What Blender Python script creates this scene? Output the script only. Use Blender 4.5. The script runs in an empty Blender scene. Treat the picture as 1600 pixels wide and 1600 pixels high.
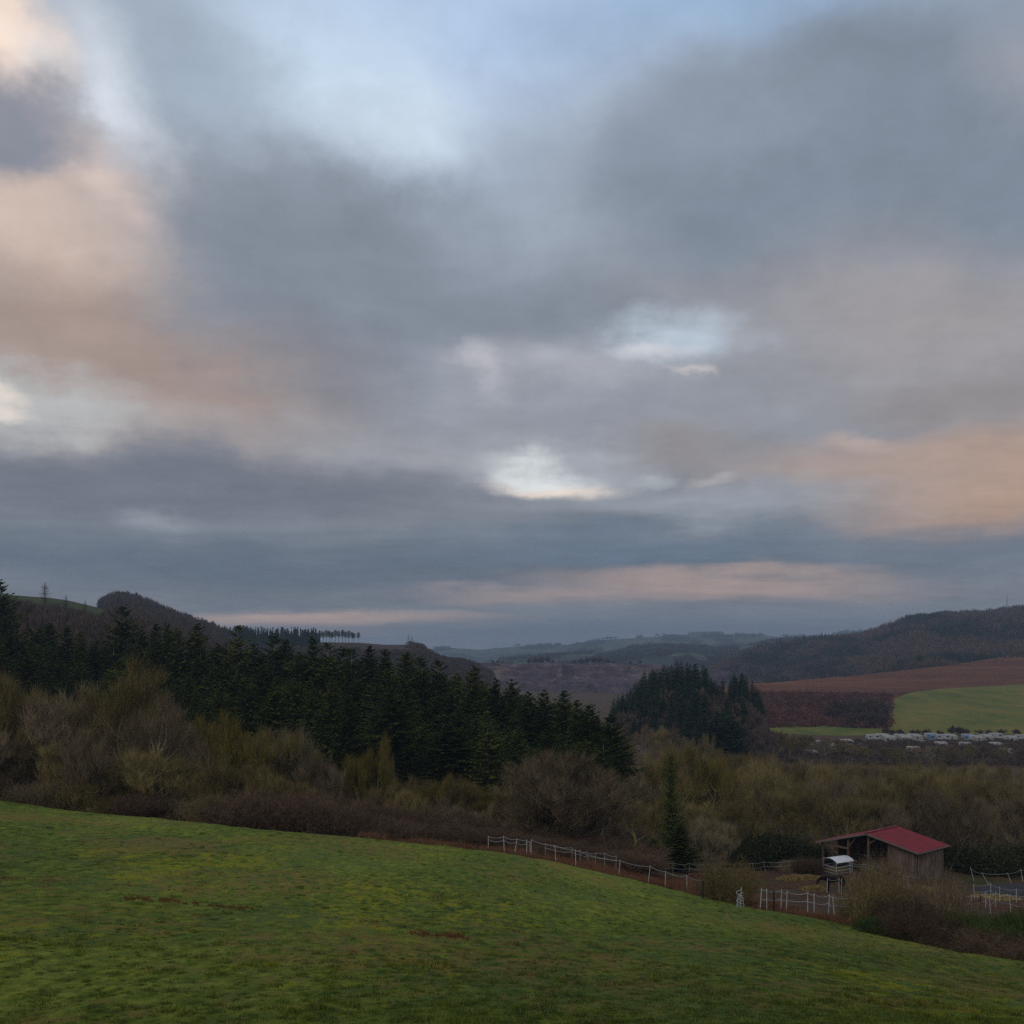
import bpy, math, random
import numpy as np
from mathutils import Vector, Matrix

sc = bpy.context.scene
COL = sc.collection
F, HY = 1700.0, 1005.0            # focal length in photo pixels, horizon row of the photo
R = math.radians

# ------------------------------------------------------------------ camera
cam_d = bpy.data.cameras.new('camera')
cam_d.sensor_width = 36.0
cam_d.lens = F / 1600 * 36
cam_d.shift_y = (HY - 800) / 1600
cam_d.clip_start = 0.3
cam_d.clip_end = 20000
cam = bpy.data.objects.new('camera', cam_d)
COL.objects.link(cam)
cam.location = (0, 0, 0)
cam.rotation_euler = (R(90), 0, 0)
sc.camera = cam

# ------------------------------------------------------------------ exposure, sun
sc.view_settings.view_transform = 'Standard'
sc.view_settings.look = 'None'
sc.view_settings.exposure = 0.0
sc.view_settings.gamma = 1.0
sc.render.engine = 'CYCLES'
sc.cycles.use_denoising = False
sc.cycles.pixel_filter_type = 'BLACKMAN_HARRIS'
sc.cycles.filter_width = 1.5
sc.cycles.max_bounces = 4
sc.cycles.diffuse_bounces = 2
sc.cycles.glossy_bounces = 1
sc.cycles.transmission_bounces = 1
sc.cycles.volume_bounces = 0
sc.cycles.caustics_reflective = False
sc.cycles.caustics_refractive = False
sc.cycles.use_adaptive_sampling = False

SUN_EL, SUN_AZ = R(38), R(205)      # azimuth measured from +Y towards +X
sun_d = bpy.data.lights.new('sun', 'SUN')
sun_d.energy = 0.6
sun_d.angle = R(25)
sun_d.color = (1.0, 0.93, 0.84)
sun = bpy.data.objects.new('sun', sun_d)
COL.objects.link(sun)
sdir = Vector((math.sin(SUN_AZ) * math.cos(SUN_EL), math.cos(SUN_AZ) * math.cos(SUN_EL), math.sin(SUN_EL)))
sun.rotation_euler = sdir.to_track_quat('Z', 'Y').to_euler()
sun.location = (0, 0, 300)

# ------------------------------------------------------------------ world: clear sky with painted cloud deck by direction
def lin(c):
    c = c / 255.0
    return c / 12.92 if c <= 0.04045 else ((c + 0.055) / 1.055) ** 2.4
def srgb(r, g, b):
    return (lin(r), lin(g), lin(b), 1.0)

world = bpy.data.worlds.new('World')
sc.world = world
world.use_nodes = True
wt = world.node_tree
wt.nodes.clear()
def WN(kind, **kw):
    n = wt.nodes.new(kind)
    for k, v in kw.items():
        setattr(n, k, v)
    return n
def WL(a, b):
    wt.links.new(a, b)
def wmath(op, a, b=None, clamp=False):
    n = WN('ShaderNodeMath', operation=op, use_clamp=clamp)
    for i, v in enumerate((a, b)):
        if v is None:
            continue
        if isinstance(v, (int, float)):
            n.inputs[i].default_value = v
        else:
            WL(v, n.inputs[i])
    return n.outputs[0]
tc = WN('ShaderNodeTexCoord')
sx_ = WN('ShaderNodeSeparateXYZ'); WL(tc.outputs['Generated'], sx_.inputs[0])
az = wmath('ARCTAN2', sx_.outputs[0], sx_.outputs[1])
el = wmath('ARCSINE', sx_.outputs[2])
# cloud-plane coordinates (a deck seen in perspective: features shorten towards the horizon)
den = wmath('ADD', wmath('MAXIMUM', sx_.outputs[2], 0.0), 0.10)
cpx = wmath('DIVIDE', sx_.outputs[0], den); cpy = wmath('DIVIDE', sx_.outputs[1], den)
cpv = WN('ShaderNodeCombineXYZ'); WL(cpx, cpv.inputs[0]); WL(cpy, cpv.inputs[1])
def wnoise(vec, scale, detail, rough=0.55, off=0.0, dist=0.0):
    n = WN('ShaderNodeTexNoise')
    m = WN('ShaderNodeMapping'); m.inputs['Location'].default_value = (off, off * 0.7, off * 1.3)
    WL(vec, m.inputs[0]); WL(m.outputs[0], n.inputs['Vector'])
    n.inputs['Scale'].default_value = scale
    n.inputs['Detail'].default_value = detail
    n.inputs['Roughness'].default_value = rough
    n.inputs['Distortion'].default_value = dist
    return n
n1 = wnoise(cpv.outputs[0], 1.1, 6, 0.55, 3.1)
n2 = wnoise(tc.outputs['Generated'], 8.0, 8, 0.62, 11.0)
# warp
def centred(n, amp):
    s = WN('ShaderNodeVectorMath', operation='SUBTRACT'); WL(n.outputs['Color'], s.inputs[0]); s.inputs[1].default_value = (0.5, 0.5, 0.5)
    m = WN('ShaderNodeVectorMath', operation='MULTIPLY'); WL(s.outputs[0], m.inputs[0]); m.inputs[1].default_value = amp
    return m.outputs[0]
base = WN('ShaderNodeCombineXYZ'); WL(az, base.inputs[0]); WL(el, base.inputs[1])
elw = wmath('MINIMUM', wmath('ADD', wmath('MULTIPLY', wmath('MAXIMUM', el, 0.0), 3.6), 0.1), 1.0)       # less vertical warp near the horizon
w1 = centred(n1, (0.20, 0.13, 0)); w2 = centred(n2, (0.11, 0.075, 0))
wadd = WN('ShaderNodeVectorMath', operation='ADD'); WL(w1, wadd.inputs[0]); WL(w2, wadd.inputs[1])
wsc = WN('ShaderNodeVectorMath', operation='SCALE'); WL(wadd.outputs[0], wsc.inputs[0]); WL(elw, wsc.inputs['Scale'])
vadd = WN('ShaderNodeVectorMath', operation='ADD'); WL(base.outputs[0], vadd.inputs[0]); WL(wsc.outputs[0], vadd.inputs[1])
warped = vadd.outputs[0]
# clear sky behind the clouds
sky = WN('ShaderNodeTexSky', sky_type='NISHITA')
sky.sun_disc = False
sky.sun_elevation = SUN_EL
sky.sun_rotation = SUN_AZ
skys = WN('ShaderNodeVectorMath', operation='SCALE'); WL(sky.outputs[0], skys.inputs[0]); skys.inputs['Scale'].default_value = 0.10
def wmix(fac, a, b):
    m = WN('ShaderNodeMix', data_type='RGBA')
    if isinstance(fac, (int, float)): m.inputs[0].default_value = fac
    else: WL(fac, m.inputs[0])
    for i, v in ((6, a), (7, b)):
        if isinstance(v, tuple): m.inputs[i].default_value = v
        else: WL(v, m.inputs[i])
    return m.outputs[2]
def smooth(v, lo, hi, t0=0.0, t1=1.0):
    m = WN('ShaderNodeMapRange', interpolation_type='SMOOTHSTEP')
    WL(v, m.inputs[0])
    for i, q in enumerate((lo, hi, t0, t1)): m.inputs[1 + i].default_value = q
    return m.outputs[0]
# cloud deck over everything, thinner and brighter overhead and behind
dr = WN('ShaderNodeValToRGB'); WL(wmath('MULTIPLY', el, 1.6), dr.inputs[0])
DK = [(1003, (116, 128, 140)), (965, (122, 129, 138)), (930, (118, 122, 130)), (880, (104, 116, 130)), (830, (122, 130, 140)), (780, (126, 131, 139)), (730, (138, 142, 151)),
      (650, (152, 155, 162)), (450, (145, 149, 158)), (250, (142, 150, 164)), (0, (162, 174, 192))]
while len(dr.color_ramp.elements) < len(DK): dr.color_ramp.elements.new(.5)
for e_, (py_, c_) in zip(dr.color_ramp.elements, DK):
    e_.position = math.atan((HY - py_) / F) * 1.6; e_.color = srgb(*c_)
deck = wmix(smooth(n1.outputs[0], 0.3, 0.7, 0.0, 0.35), dr.outputs[0], srgb(150, 154, 164))
over = wmix(smooth(n1.outputs[0], 0.40, 0.60), srgb(176, 182, 196), srgb(214, 212, 212))
front_fac = wmath('MULTIPLY', smooth(el, R(34), R(60), 1.0, 0.0), smooth(sx_.outputs[1], -0.1, 0.55))
colr = wmix(front_fac, wmix(0.75, skys.outputs[0], over), deck)

def azel(px, py):
    u = (px - 800) / F; v = (HY - py) / F
    a = math.atan(u)
    return a, math.atan(v * math.cos(a))
BLOBS = [  # photo px, py, radius x, radius y, tilt, colour, strength, softness
    (180, 60, 420, 260, 0, (174, 183, 195), .9, 1),
    (700, 30, 560, 330, 0, (182, 203, 230), 1.0, .8),
    (520, 170, 330, 190, -15, (204, 222, 238), .9, .9),
    (640, 200, 260, 100, 0, (214, 226, 238), .6, 1),
    (1170, 0, 600, 130, 0, (154, 180, 209), .95, .9),
    (310, 150, 190, 260, 25, (158, 172, 187), .75, .9),
    (200, 215, 120, 210, 32, (222, 229, 238), .85, 1),
    (22, 88, 170, 90, -42, (255, 230, 210), 1.0, .9),
    (70, 138, 110, 50, -42, (220, 222, 226), .6, 1),
    (25, 235, 200, 115, 0, (139, 144, 157), 1.0, .75),
    (120, 405, 500, 215, -20, (214, 193, 180), .95, .8),
    (178, 314, 190, 60, -30, (246, 220, 206), .85, 1),
    (15, 232, 190, 92, 4, (140, 144, 156), 1.0, .7),
    (420, 330, 230, 180, 0, (172, 178, 190), .6, 1),
    (200, 570, 540, 175, -6, (168, 149, 140), .95, .7),
    (620, 455, 560, 230, -8, (134, 142, 154), 1.0, .55),
    (440, 560, 260, 100, 0, (139, 136, 142), .7, 1),
    (900, 260, 320, 220, 10, (166, 177, 191), .85, 1),
    (1380, 250, 580, 240, -3, (130, 141, 155), 1.0, .5),
    (1130, 200, 230, 140, 10, (144, 154, 169), .7, 1),
    (1600, 110, 190, 110, 0, (172, 172, 182), .6, 1),
    (1450, 500, 520, 170, -5, (164, 159, 161), .9, .9),
    (1500, 625, 330, 75, 0, (147, 140, 140), .8, 1),
    (100, 655, 360, 62, 0, (188, 190, 190), .9, .9),
    (20, 648, 110, 30, 0, (232, 222, 212), .95, .8),
    (860, 590, 330, 85, 4, (176, 178, 186), .85, 1),
    (1025, 530, 160, 66, 10, (190, 203, 216), .9, 1),
    (980, 552, 80, 34, 0, (214, 214, 218), .8, 1),
    (1046, 595, 60, 16, -10, (208, 202, 200), .7, 1),
    (755, 588, 55, 60, -20, (192, 191, 196), .8, 1),
    (950, 655, 300, 62, -4, (149, 154, 165), .9, 1),
    (1060, 705, 200, 55, 0, (151, 145, 145), .8, 1),
    (640, 690, 330, 55, 0, (163, 164, 170), .8, 1),
    (1600, 745, 440, 125, 4, (192, 157, 133), .95, .85),
    (1380, 745, 400, 85, 0, (176, 158, 149), .85, .9),
    (1345, 700, 100, 28, -6, (188, 170, 162), .8, 1),
    (290, 772, 720, 80, 1, (117, 123, 134), 1.0, .7),
    (860, 730, 210, 66, -8, (182, 187, 194), .9, 1),
    (842, 732, 112, 38, -14, (232, 236, 235), .95, 1),
    (862, 756, 125, 26, -8, (250, 232, 216), .8, 1),
    (1000, 752, 60, 20, 0, (186, 192, 196), .6, 1),
    (1110, 760, 90, 16, 0, (190, 188, 188), .6, 1),
    (1080, 792, 460, 42, -1, (157, 164, 174), .85, 1),
    (270, 815, 110, 34, -8, (152, 158, 168), .9, 1),
    (420, 888, 820, 66, 0, (100, 112, 126), .9, .9),
    (1010, 862, 480, 56, 0, (104, 120, 137), .9, .9),
    (1520, 858, 330, 60, 0, (112, 122, 136), .8, .9),
    (860, 895, 360, 30, 0, (106, 112, 122), .6, 1),
    (1130, 912, 420, 34, -2, (178, 157, 149), .95, .9),
    (880, 930, 320, 20, 0, (172, 154, 148), .85, 1),
    (480, 968, 460, 24, 0, (214, 184, 166), .95, .9),
    (560, 985, 240, 14, 0, (160, 152, 150), .6, 1),
    (900, 985, 700, 34, 0, (110, 124, 138), .6, 1),
]
for (bx, by, rx, ry, rot, c, st, soft) in BLOBS:
    a0, e0 = azel(bx, by)
    ca = math.cos(a0)
    m = WN('ShaderNodeMapping', vector_type='TEXTURE')
    m.inputs['Location'].default_value = (a0, e0, 0)
    m.inputs['Rotation'].default_value = (0, 0, R(rot))
    m.inputs['Scale'].default_value = (rx / F * ca * ca, ry / F * ca, 1)
    WL(warped, m.inputs[0])
    g = WN('ShaderNodeTexGradient', gradient_type='SPHERICAL')
    WL(m.outputs[0], g.inputs[0])
    colr = wmix(smooth(g.outputs['Fac'], 0.0, soft, 0.0, st), colr, srgb(*c))
# fine billows and streaks
n3 = wnoise(cpv.outputs[0], 4.2, 8, 0.62, 7.7, 0.2)
n4 = wnoise(tc.outputs['Generated'], 26.0, 6, 0.6, 2.0)
bil = wmath('ADD', wmath('MULTIPLY', n3.outputs[0], 0.34), wmath('MULTIPLY', n4.outputs[0], 0.20))
bil = wmath('ADD', bil, 0.73)
tn_ = WN('ShaderNodeVectorMath', operation='MULTIPLY'); WL(colr, tn_.inputs[0]); tn_.inputs[1].default_value = (0.99, 0.998, 1.01)
bs = WN('ShaderNodeVectorMath', operation='SCALE'); WL(tn_.outputs[0], bs.inputs[0]); WL(bil, bs.inputs['Scale'])
below = wmix(smooth(el, R(-3), R(-0.5)), srgb(40, 42, 38), bs.outputs[0])
bg = WN('ShaderNodeBackground'); WL(below, bg.inputs[0]); bg.inputs[1].default_value = 1.0
wo = WN('ShaderNodeOutputWorld'); WL(bg.outputs[0], wo.inputs[0])
world.cycles.sampling_method = 'MANUAL'
world.cycles.sample_map_resolution = 512

# ------------------------------------------------------------------ helpers
rng = np.random.default_rng(7)
rnd = random.Random(11)

def setp(o, label=None, cat=None, group=None, kind=None):
    if label: o['label'] = label
    if cat: o['category'] = cat
    if group: o['group'] = group
    if kind: o['kind'] = kind
    return o

def mesh_np(name, V, Fc, tint=None, smooth_=False):
    V = np.asarray(V, dtype=np.float32); Fc = np.asarray(Fc, dtype=np.int32)
    me = bpy.data.meshes.new(name)
    n, (m, k) = len(V), Fc.shape
    me.vertices.add(n); me.vertices.foreach_set('co', V.ravel())
    me.loops.add(m * k); me.loops.foreach_set('vertex_index', Fc.ravel())
    me.polygons.add(m); me.polygons.foreach_set('loop_start', np.arange(m, dtype=np.int32) * k)
    if smooth_:
        me.polygons.foreach_set('use_smooth', np.ones(m, dtype=bool))
    me.update(calc_edges=True)
    if tint is not None:
        a = me.attributes.new('tint', 'FLOAT', 'POINT')
        a.data.foreach_set('value', np.asarray(tint, dtype=np.float32))
    return me

def obj(name, me, mat=None, parent=None):
    o = bpy.data.objects.new(name, me)
    if mat is not None and me is not None and len(me.materials) == 0:
        me.materials.append(mat)
    COL.objects.link(o)
    if parent is not None:
        o.parent = parent
    return o

def empty(name, loc=(0, 0, 0), rz=0.0):
    o = bpy.data.objects.new(name, None)
    o.empty_display_size = 0.5
    o.location = loc; o.rotation_euler = (0, 0, rz)
    COL.objects.link(o)
    return o

def copy_tree(o):
    c = o.copy(); COL.objects.link(c)
    for ch in list(o.children):
        d = ch.copy(); COL.objects.link(d); d.parent = c
        for g in list(ch.children):
            e = g.copy(); COL.objects.link(e); e.parent = d
    return c

# ---- value noise in numpy
_perm = np.random.default_rng(3).random((256, 256))
def vnoise(x, y):
    x = np.asarray(x, float); y = np.asarray(y, float)
    xi = np.floor(x).astype(int); yi = np.floor(y).astype(int)
    fx = x - xi; fy = y - yi
    fx = fx * fx * (3 - 2 * fx); fy = fy * fy * (3 - 2 * fy)
    a = _perm[xi & 255, yi & 255]; b = _perm[(xi + 1) & 255, yi & 255]
    c = _perm[xi & 255, (yi + 1) & 255]; d = _perm[(xi + 1) & 255, (yi + 1) & 255]
    return (a * (1 - fx) + b * fx) * (1 - fy) + (c * (1 - fx) + d * fx) * fy
def fbm(x, y, o=4):
    s = 0; a = 0.5; t = 0
    for i in range(o):
        s = s + a * vnoise(x * 2 ** i + 17.3 * i, y * 2 ** i + 9.1 * i); t += a; a *= 0.5
    return s / t

class MB:
    """collects shapes, then links them as ONE mesh object"""
    def __init__(s): s.v = []; s.f = []
    def add(s, V, Fs):
        k = len(s.v); s.v += [tuple(p) for p in V]; s.f += [tuple(i + k for i in f) for f in Fs]; return s
    def box(s, c, d, rz=0.0, top=None):
        hx, hy, hz = d[0] / 2, d[1] / 2, d[2] / 2
        tx, ty = top if top else (1, 1)
        P = [(-hx, -hy, -hz), (hx, -hy, -hz), (hx, hy, -hz), (-hx, hy, -hz),
             (-hx * tx, -hy * ty, hz), (hx * tx, -hy * ty, hz), (hx * tx, hy * ty, hz), (-hx * tx, hy * ty, hz)]
        ca, sa = math.cos(rz), math.sin(rz)
        P = [(c[0] + x * ca - y * sa, c[1] + x * sa + y * ca, c[2] + z) for x, y, z in P]
        return s.add(P, [(0, 3, 2, 1), (4, 5, 6, 7), (0, 1, 5, 4), (1, 2, 6, 5), (2, 3, 7, 6), (3, 0, 4, 7)])
    def tube(s, a, b, r0, r1=None, k=6):
        r1 = r0 if r1 is None else r1
        a, b = Vector(a), Vector(b); d = (b - a).normalized()
        u = d.cross(Vector((0, 0, 1))) if abs(d.z) < 0.95 else d.cross(Vector((1, 0, 0)))
        u.normalize(); w = d.cross(u)
        V = []
        for p, r in ((a, r0), (b, r1)):
            for i in range(k):
                t = 2 * math.pi * i / k
                V.append(p + u * (math.cos(t) * r) + w * (math.sin(t) * r))
        Fs = [(i, (i + 1) % k, k + (i + 1) % k, k + i) for i in range(k)]
        Fs += [tuple(range(k))[::-1], tuple(range(k, 2 * k))]
        return s.add(V, Fs)
    def path(s, pts, r, k=4):
        for a, b in zip(pts[:-1], pts[1:]): s.tube(a, b, r, r, k)
        return s
    def beam(s, a, b, w, h):
        """rectangular beam from a to b"""
        a, b = Vector(a), Vector(b); d = (b - a).normalized()
        u = d.cross(Vector((0, 0, 1)))
        if u.length < 0.05: u = Vector((1, 0, 0))
        u.normalize(); n = u.cross(d)
        V = []
        for p in (a, b):
            for q, t in ((-1, -1), (1, -1), (1, 1), (-1, 1)):
                V.append(p + u * (q * w / 2) + n * (t * h / 2))
        return s.add(V, [(0, 1, 2, 3), (7, 6, 5, 4), (0, 4, 5, 1), (1, 5, 6, 2), (2, 6, 7, 3), (3, 7, 4, 0)])
    def mesh(s, name):
        me = bpy.data.meshes.new(name); me.from_pydata(s.v, [], s.f); me.update(); return me
    def build(s, name, mat, parent=None, bevel=0.0, smooth_=False):
        me = s.mesh(name)
        if smooth_:
            for p in me.polygons: p.use_smooth = True
        o = obj(name, me, mat, parent)
        if bevel:
            b = o.modifiers.new('bevel', 'BEVEL'); b.width = bevel; b.segments = 2; b.limit_method = 'ANGLE'
        return o

# ------------------------------------------------------------------ materials
def new_mat(name):
    m = bpy.data.materials.new(name); m.use_nodes = True
    nt = m.node_tree
    bs = nt.nodes['Principled BSDF']
    bs.inputs['Roughness'].default_value = 0.9
    bs.inputs['Specular IOR Level'].default_value = 0.06
    return m, nt, bs
def nnoise(nt, scale, detail=4, rough=0.6, vec=None, sc_=(1, 1, 1), rot=0.0):
    t = nt.nodes.new('ShaderNodeTexNoise')
    mp = nt.nodes.new('ShaderNodeMapping'); mp.inputs['Scale'].default_value = sc_; mp.inputs['Rotation'].default_value = (0, 0, rot)
    if vec is None:
        g = nt.nodes.new('ShaderNodeNewGeometry'); vec = g.outputs['Position']
    nt.links.new(vec, mp.inputs[0]); nt.links.new(mp.outputs[0], t.inputs['Vector'])
    t.inputs['Scale'].default_value = scale; t.inputs['Detail'].default_value = detail; t.inputs['Roughness'].default_value = rough
    return t.outputs['Fac']
def nramp(nt, fac, stops):
    r = nt.nodes.new('ShaderNodeValToRGB')
    e = r.color_ramp.elements
    while len(e) < len(stops): e.new(0.5)
    for q, (p, c) in zip(e, stops):
        q.position = p; q.color = (c[0], c[1], c[2], 1)
    nt.links.new(fac, r.inputs[0]); return r.outputs[0]
def nmath(nt, op, a, b, clamp=False):
    n = nt.nodes.new('ShaderNodeMath'); n.operation = op; n.use_clamp = clamp
    for i, v in enumerate((a, b)):
        if isinstance(v, (int, float)): n.inputs[i].default_value = v
        else: nt.links.new(v, n.inputs[i])
    return n.outputs[0]
def nmix(nt, fac, a, b):
    m = nt.nodes.new('ShaderNodeMix'); m.data_type = 'RGBA'
    if isinstance(fac, (int, float)): m.inputs[0].default_value = fac
    else: nt.links.new(fac, m.inputs[0])
    for i, v in ((6, a), (7, b)):
        if isinstance(v, tuple): m.inputs[i].default_value = (v[0], v[1], v[2], 1)
        else: nt.links.new(v, m.inputs[i])
    return m.outputs[2]
def nstep(nt, v, lo, hi):
    m = nt.nodes.new('ShaderNodeMapRange'); m.interpolation_type = 'SMOOTHSTEP'
    nt.links.new(v, m.inputs[0]); m.inputs[1].default_value = lo; m.inputs[2].default_value = hi
    return m.outputs[0]

def mat_plain(name, a, b=None, scale=3.0, rough=0.85, sc_=(1, 1, 1), bump=0.0):
    m, nt, bs = new_mat(name)
    b = b or tuple(x * 0.75 for x in a)
    g = nt.nodes.new('ShaderNodeTexCoord')
    f = nnoise(nt, scale, 5, 0.65, g.outputs['Object'], sc_)
    nt.links.new(nramp(nt, f, [(0.3, b), (0.7, a)]), bs.inputs['Base Color'])
    bs.inputs['Roughness'].default_value = rough
    if bump:
        bp = nt.nodes.new('ShaderNodeBump'); bp.inputs['Strength'].default_value = bump
        nt.links.new(f, bp.inputs['Height']); nt.links.new(bp.outputs[0], bs.inputs['Normal'])
    return m

def mat_foliage(name, stops, rnd_amt=0.35, transl=0.0):
    """colour from per-vertex tint, per-object random and soft noise"""
    m, nt, bs = new_mat(name)
    at = nt.nodes.new('ShaderNodeAttribute'); at.attribute_name = 'tint'
    oi = nt.nodes.new('ShaderNodeObjectInfo')
    nz = nnoise(nt, 0.35, 3, 0.6)
    f = nmath(nt, 'ADD', nmath(nt, 'MULTIPLY', at.outputs['Fac'], 0.55), nmath(nt, 'MULTIPLY', oi.outputs['Random'], rnd_amt))
    f = nmath(nt, 'ADD', f, nmath(nt, 'MULTIPLY', nmath(nt, 'SUBTRACT', nz, 0.5), 0.5))
    nt.links.new(nramp(nt, f, stops), bs.inputs['Base Color'])
    bs.inputs['Roughness'].default_value = 0.85
    bs.inputs['Specular IOR Level'].default_value = 0.02
    return m

G1 = 1.0
def meadow_colour(nt):
    """patchy winter meadow: green, blue-green, moss yellow, straw"""
    pos = nt.nodes.new('ShaderNodeNewGeometry').outputs['Position']
    big = nnoise(nt, 0.07, 3, 0.6, pos, (1, .6, 1), R(18))
    mid = nnoise(nt, 2.6, 8, 0.78, pos, (1, .42, 1), R(18))
    tuft = nnoise(nt, 4.2, 4, 0.65, pos, (1, .45, 1))
    def patchy(sa, sb, rot, off):
        mp = nt.nodes.new('ShaderNodeMapping'); mp.inputs['Location'].default_value = (off, off * 2, 0); nt.links.new(pos, mp.inputs[0])
        return nmath(nt, 'ADD', nmath(nt, 'MULTIPLY', nnoise(nt, sa, 4, 0.6, mp.outputs[0], (1, .5, 1), rot), 0.42),
                     nmath(nt, 'MULTIPLY', nnoise(nt, sb, 6, 0.75, mp.outputs[0], (1, .4, 1), rot), 0.58))
    moss = patchy(0.16, 2.2, R(8), 3.0)
    straw = patchy(0.13, 1.8, R(-14), 31.0)
    teal = patchy(0.20, 1.6, R(20), 77.0)
    c = nramp(nt, nmath(nt, 'ADD', nmath(nt, 'MULTIPLY', big, 0.3), nmath(nt, 'MULTIPLY', mid, 0.7)),
              [(0.40, (0.022, 0.038, 0.006)), (0.47, (0.078, 0.114, 0.015)), (0.53, (0.122, 0.160, 0.022)), (0.61, (0.210, 0.236, 0.040))])
    c = nmix(nt, nmath(nt, 'MULTIPLY', nstep(nt, teal, 0.49, 0.56), 0.5), c, (0.070, 0.112, 0.034))
    c = nmix(nt, nmath(nt, 'MULTIPLY', nstep(nt, moss, 0.53, 0.60), 0.65), c, (0.240, 0.235, 0.010))
    c = nmix(nt, nmath(nt, 'MULTIPLY', nstep(nt, straw, 0.505, 0.58), 0.7), c, (0.175, 0.125, 0.040))
    c = nmix(nt, nmath(nt, 'MULTIPLY', nstep(nt, tuft, 0.58, 0.68), 0.75), c, (0.018, 0.030, 0.005))
    return c

m_meadow, nt, bs = new_mat('meadow_soil_and_grass')
nt.links.new(meadow_colour(nt), bs.inputs['Base Color'])
bp = nt.nodes.new('ShaderNodeBump'); bp.inputs['Strength'].default_value = 0.8; bp.inputs['Distance'].default_value = 0.15
nt.links.new(nnoise(nt, 3.0, 8, 0.75), bp.inputs['Height']); nt.links.new(bp.outputs[0], bs.inputs['Normal'])

m_grass, nt, bs = new_mat('grass_blades')
at = nt.nodes.new('ShaderNodeAttribute'); at.attribute_name = 'tint'
c = meadow_colour(nt)
c = nmix(nt, nmath(nt, 'MULTIPLY', nstep(nt, at.outputs['Fac'], 0.80, 0.95), .8), c, (0.27, 0.21, 0.09))
c = nmix(nt, nmath(nt, 'MULTIPLY', nstep(nt, at.outputs['Fac'], 0.45, 0.0), 0.6), c, (0.055, 0.090, 0.014))
nt.links.new(c, bs.inputs['Base Color'])
bs.inputs['Roughness'].default_value = 0.85
bs.inputs['Specular IOR Level'].default_value = 0.02

m_ground, nt, bs = new_mat('valley_ground')
a_ = nnoise(nt, 0.06, 6, 0.65); b_ = nnoise(nt, 0.8, 6, 0.7)
c = nramp(nt, b_, [(0.3, (0.040, 0.025, 0.017)), (0.7, (0.120, 0.076, 0.052))])
c2 = nramp(nt, b_, [(0.3, (0.030, 0.036, 0.011)), (0.7, (0.075, 0.072, 0.025))])
nt.links.new(nmix(nt, nstep(nt, a_, 0.52, 0.62), c, c2), bs.inputs['Base Color'])
bp = nt.nodes.new('ShaderNodeBump'); bp.inputs['Strength'].default_value = 0.9; bp.inputs['Distance'].default_value = 0.3
nt.links.new(nnoise(nt, 2.0, 8, 0.75), bp.inputs['Height']); nt.links.new(bp.outputs[0], bs.inputs['Normal'])

def mat_field(name, stops, s1, s2, stretch=(1, 1, 1), rot=0.0, mixw=0.5):
    m, nt, bs = new_mat(name)
    f = nmath(nt, 'ADD', nmath(nt, 'MULTIPLY', nnoise(nt, s1, 5, 0.6, None, stretch, rot), mixw),
              nmath(nt, 'MULTIPLY', nnoise(nt, s2, 6, 0.7, None, stretch, rot), 1 - mixw))
    nt.links.new(nramp(nt, f, stops), bs.inputs['Base Color'])
    return m
m_hill_brown = mat_field('leaf_litter', [(0.35, (0.032, 0.021, 0.016)), (0.65, (0.070, 0.046, 0.034))], 0.02, 0.2)
m_hill_green = mat_field('hilltop_pasture', [(0.35, (0.028, 0.038, 0.012)), (0.65, (0.048, 0.056, 0.018))], 0.01, 0.1)
m_field_green = mat_field('winter_crop', [(0.40, (0.062, 0.088, 0.018)), (0.5, (0.105, 0.115, 0.024)), (0.60, (0.160, 0.132, 0.030))], 0.012, 0.06, (1, 0.5, 1), 0.2)
m_heath = mat_field('heath', [(0.38, (0.055, 0.021, 0.010)), (0.5, (0.105, 0.040, 0.020)), (0.63, (0.160, 0.070, 0.032))], 0.01, 0.12, (0.35, 1.6, 1), 0.12)
m_scrub = mat_field('scrub_ground', [(0.4, (0.030, 0.014, 0.012)), (0.6, (0.070, 0.030, 0.024))], 0.05, 0.5)
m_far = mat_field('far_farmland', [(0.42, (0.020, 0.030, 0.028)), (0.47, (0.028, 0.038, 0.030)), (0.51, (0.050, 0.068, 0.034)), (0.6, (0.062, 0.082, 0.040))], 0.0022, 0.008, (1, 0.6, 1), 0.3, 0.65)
m_rock, nt, bs = new_mat('quarry_rock')
f1 = nnoise(nt, 0.018, 6, 0.7, None, (1, 1, 1.0)); f2 = nnoise(nt, 0.10, 6, 0.75, None, (0.5, 0.5, 2.6))
f = nmath(nt, 'ADD', nmath(nt, 'MULTIPLY', f1, 0.5), nmath(nt, 'MULTIPLY', f2, 0.5))
nt.links.new(nramp(nt, f, [(0.38, (0.014, 0.011, 0.017)), (0.46, (0.048, 0.037, 0.050)), (0.54, (0.080, 0.056, 0.065)), (0.64, (0.17, 0.125, 0.105))]), bs.inputs['Base Color'])

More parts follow.
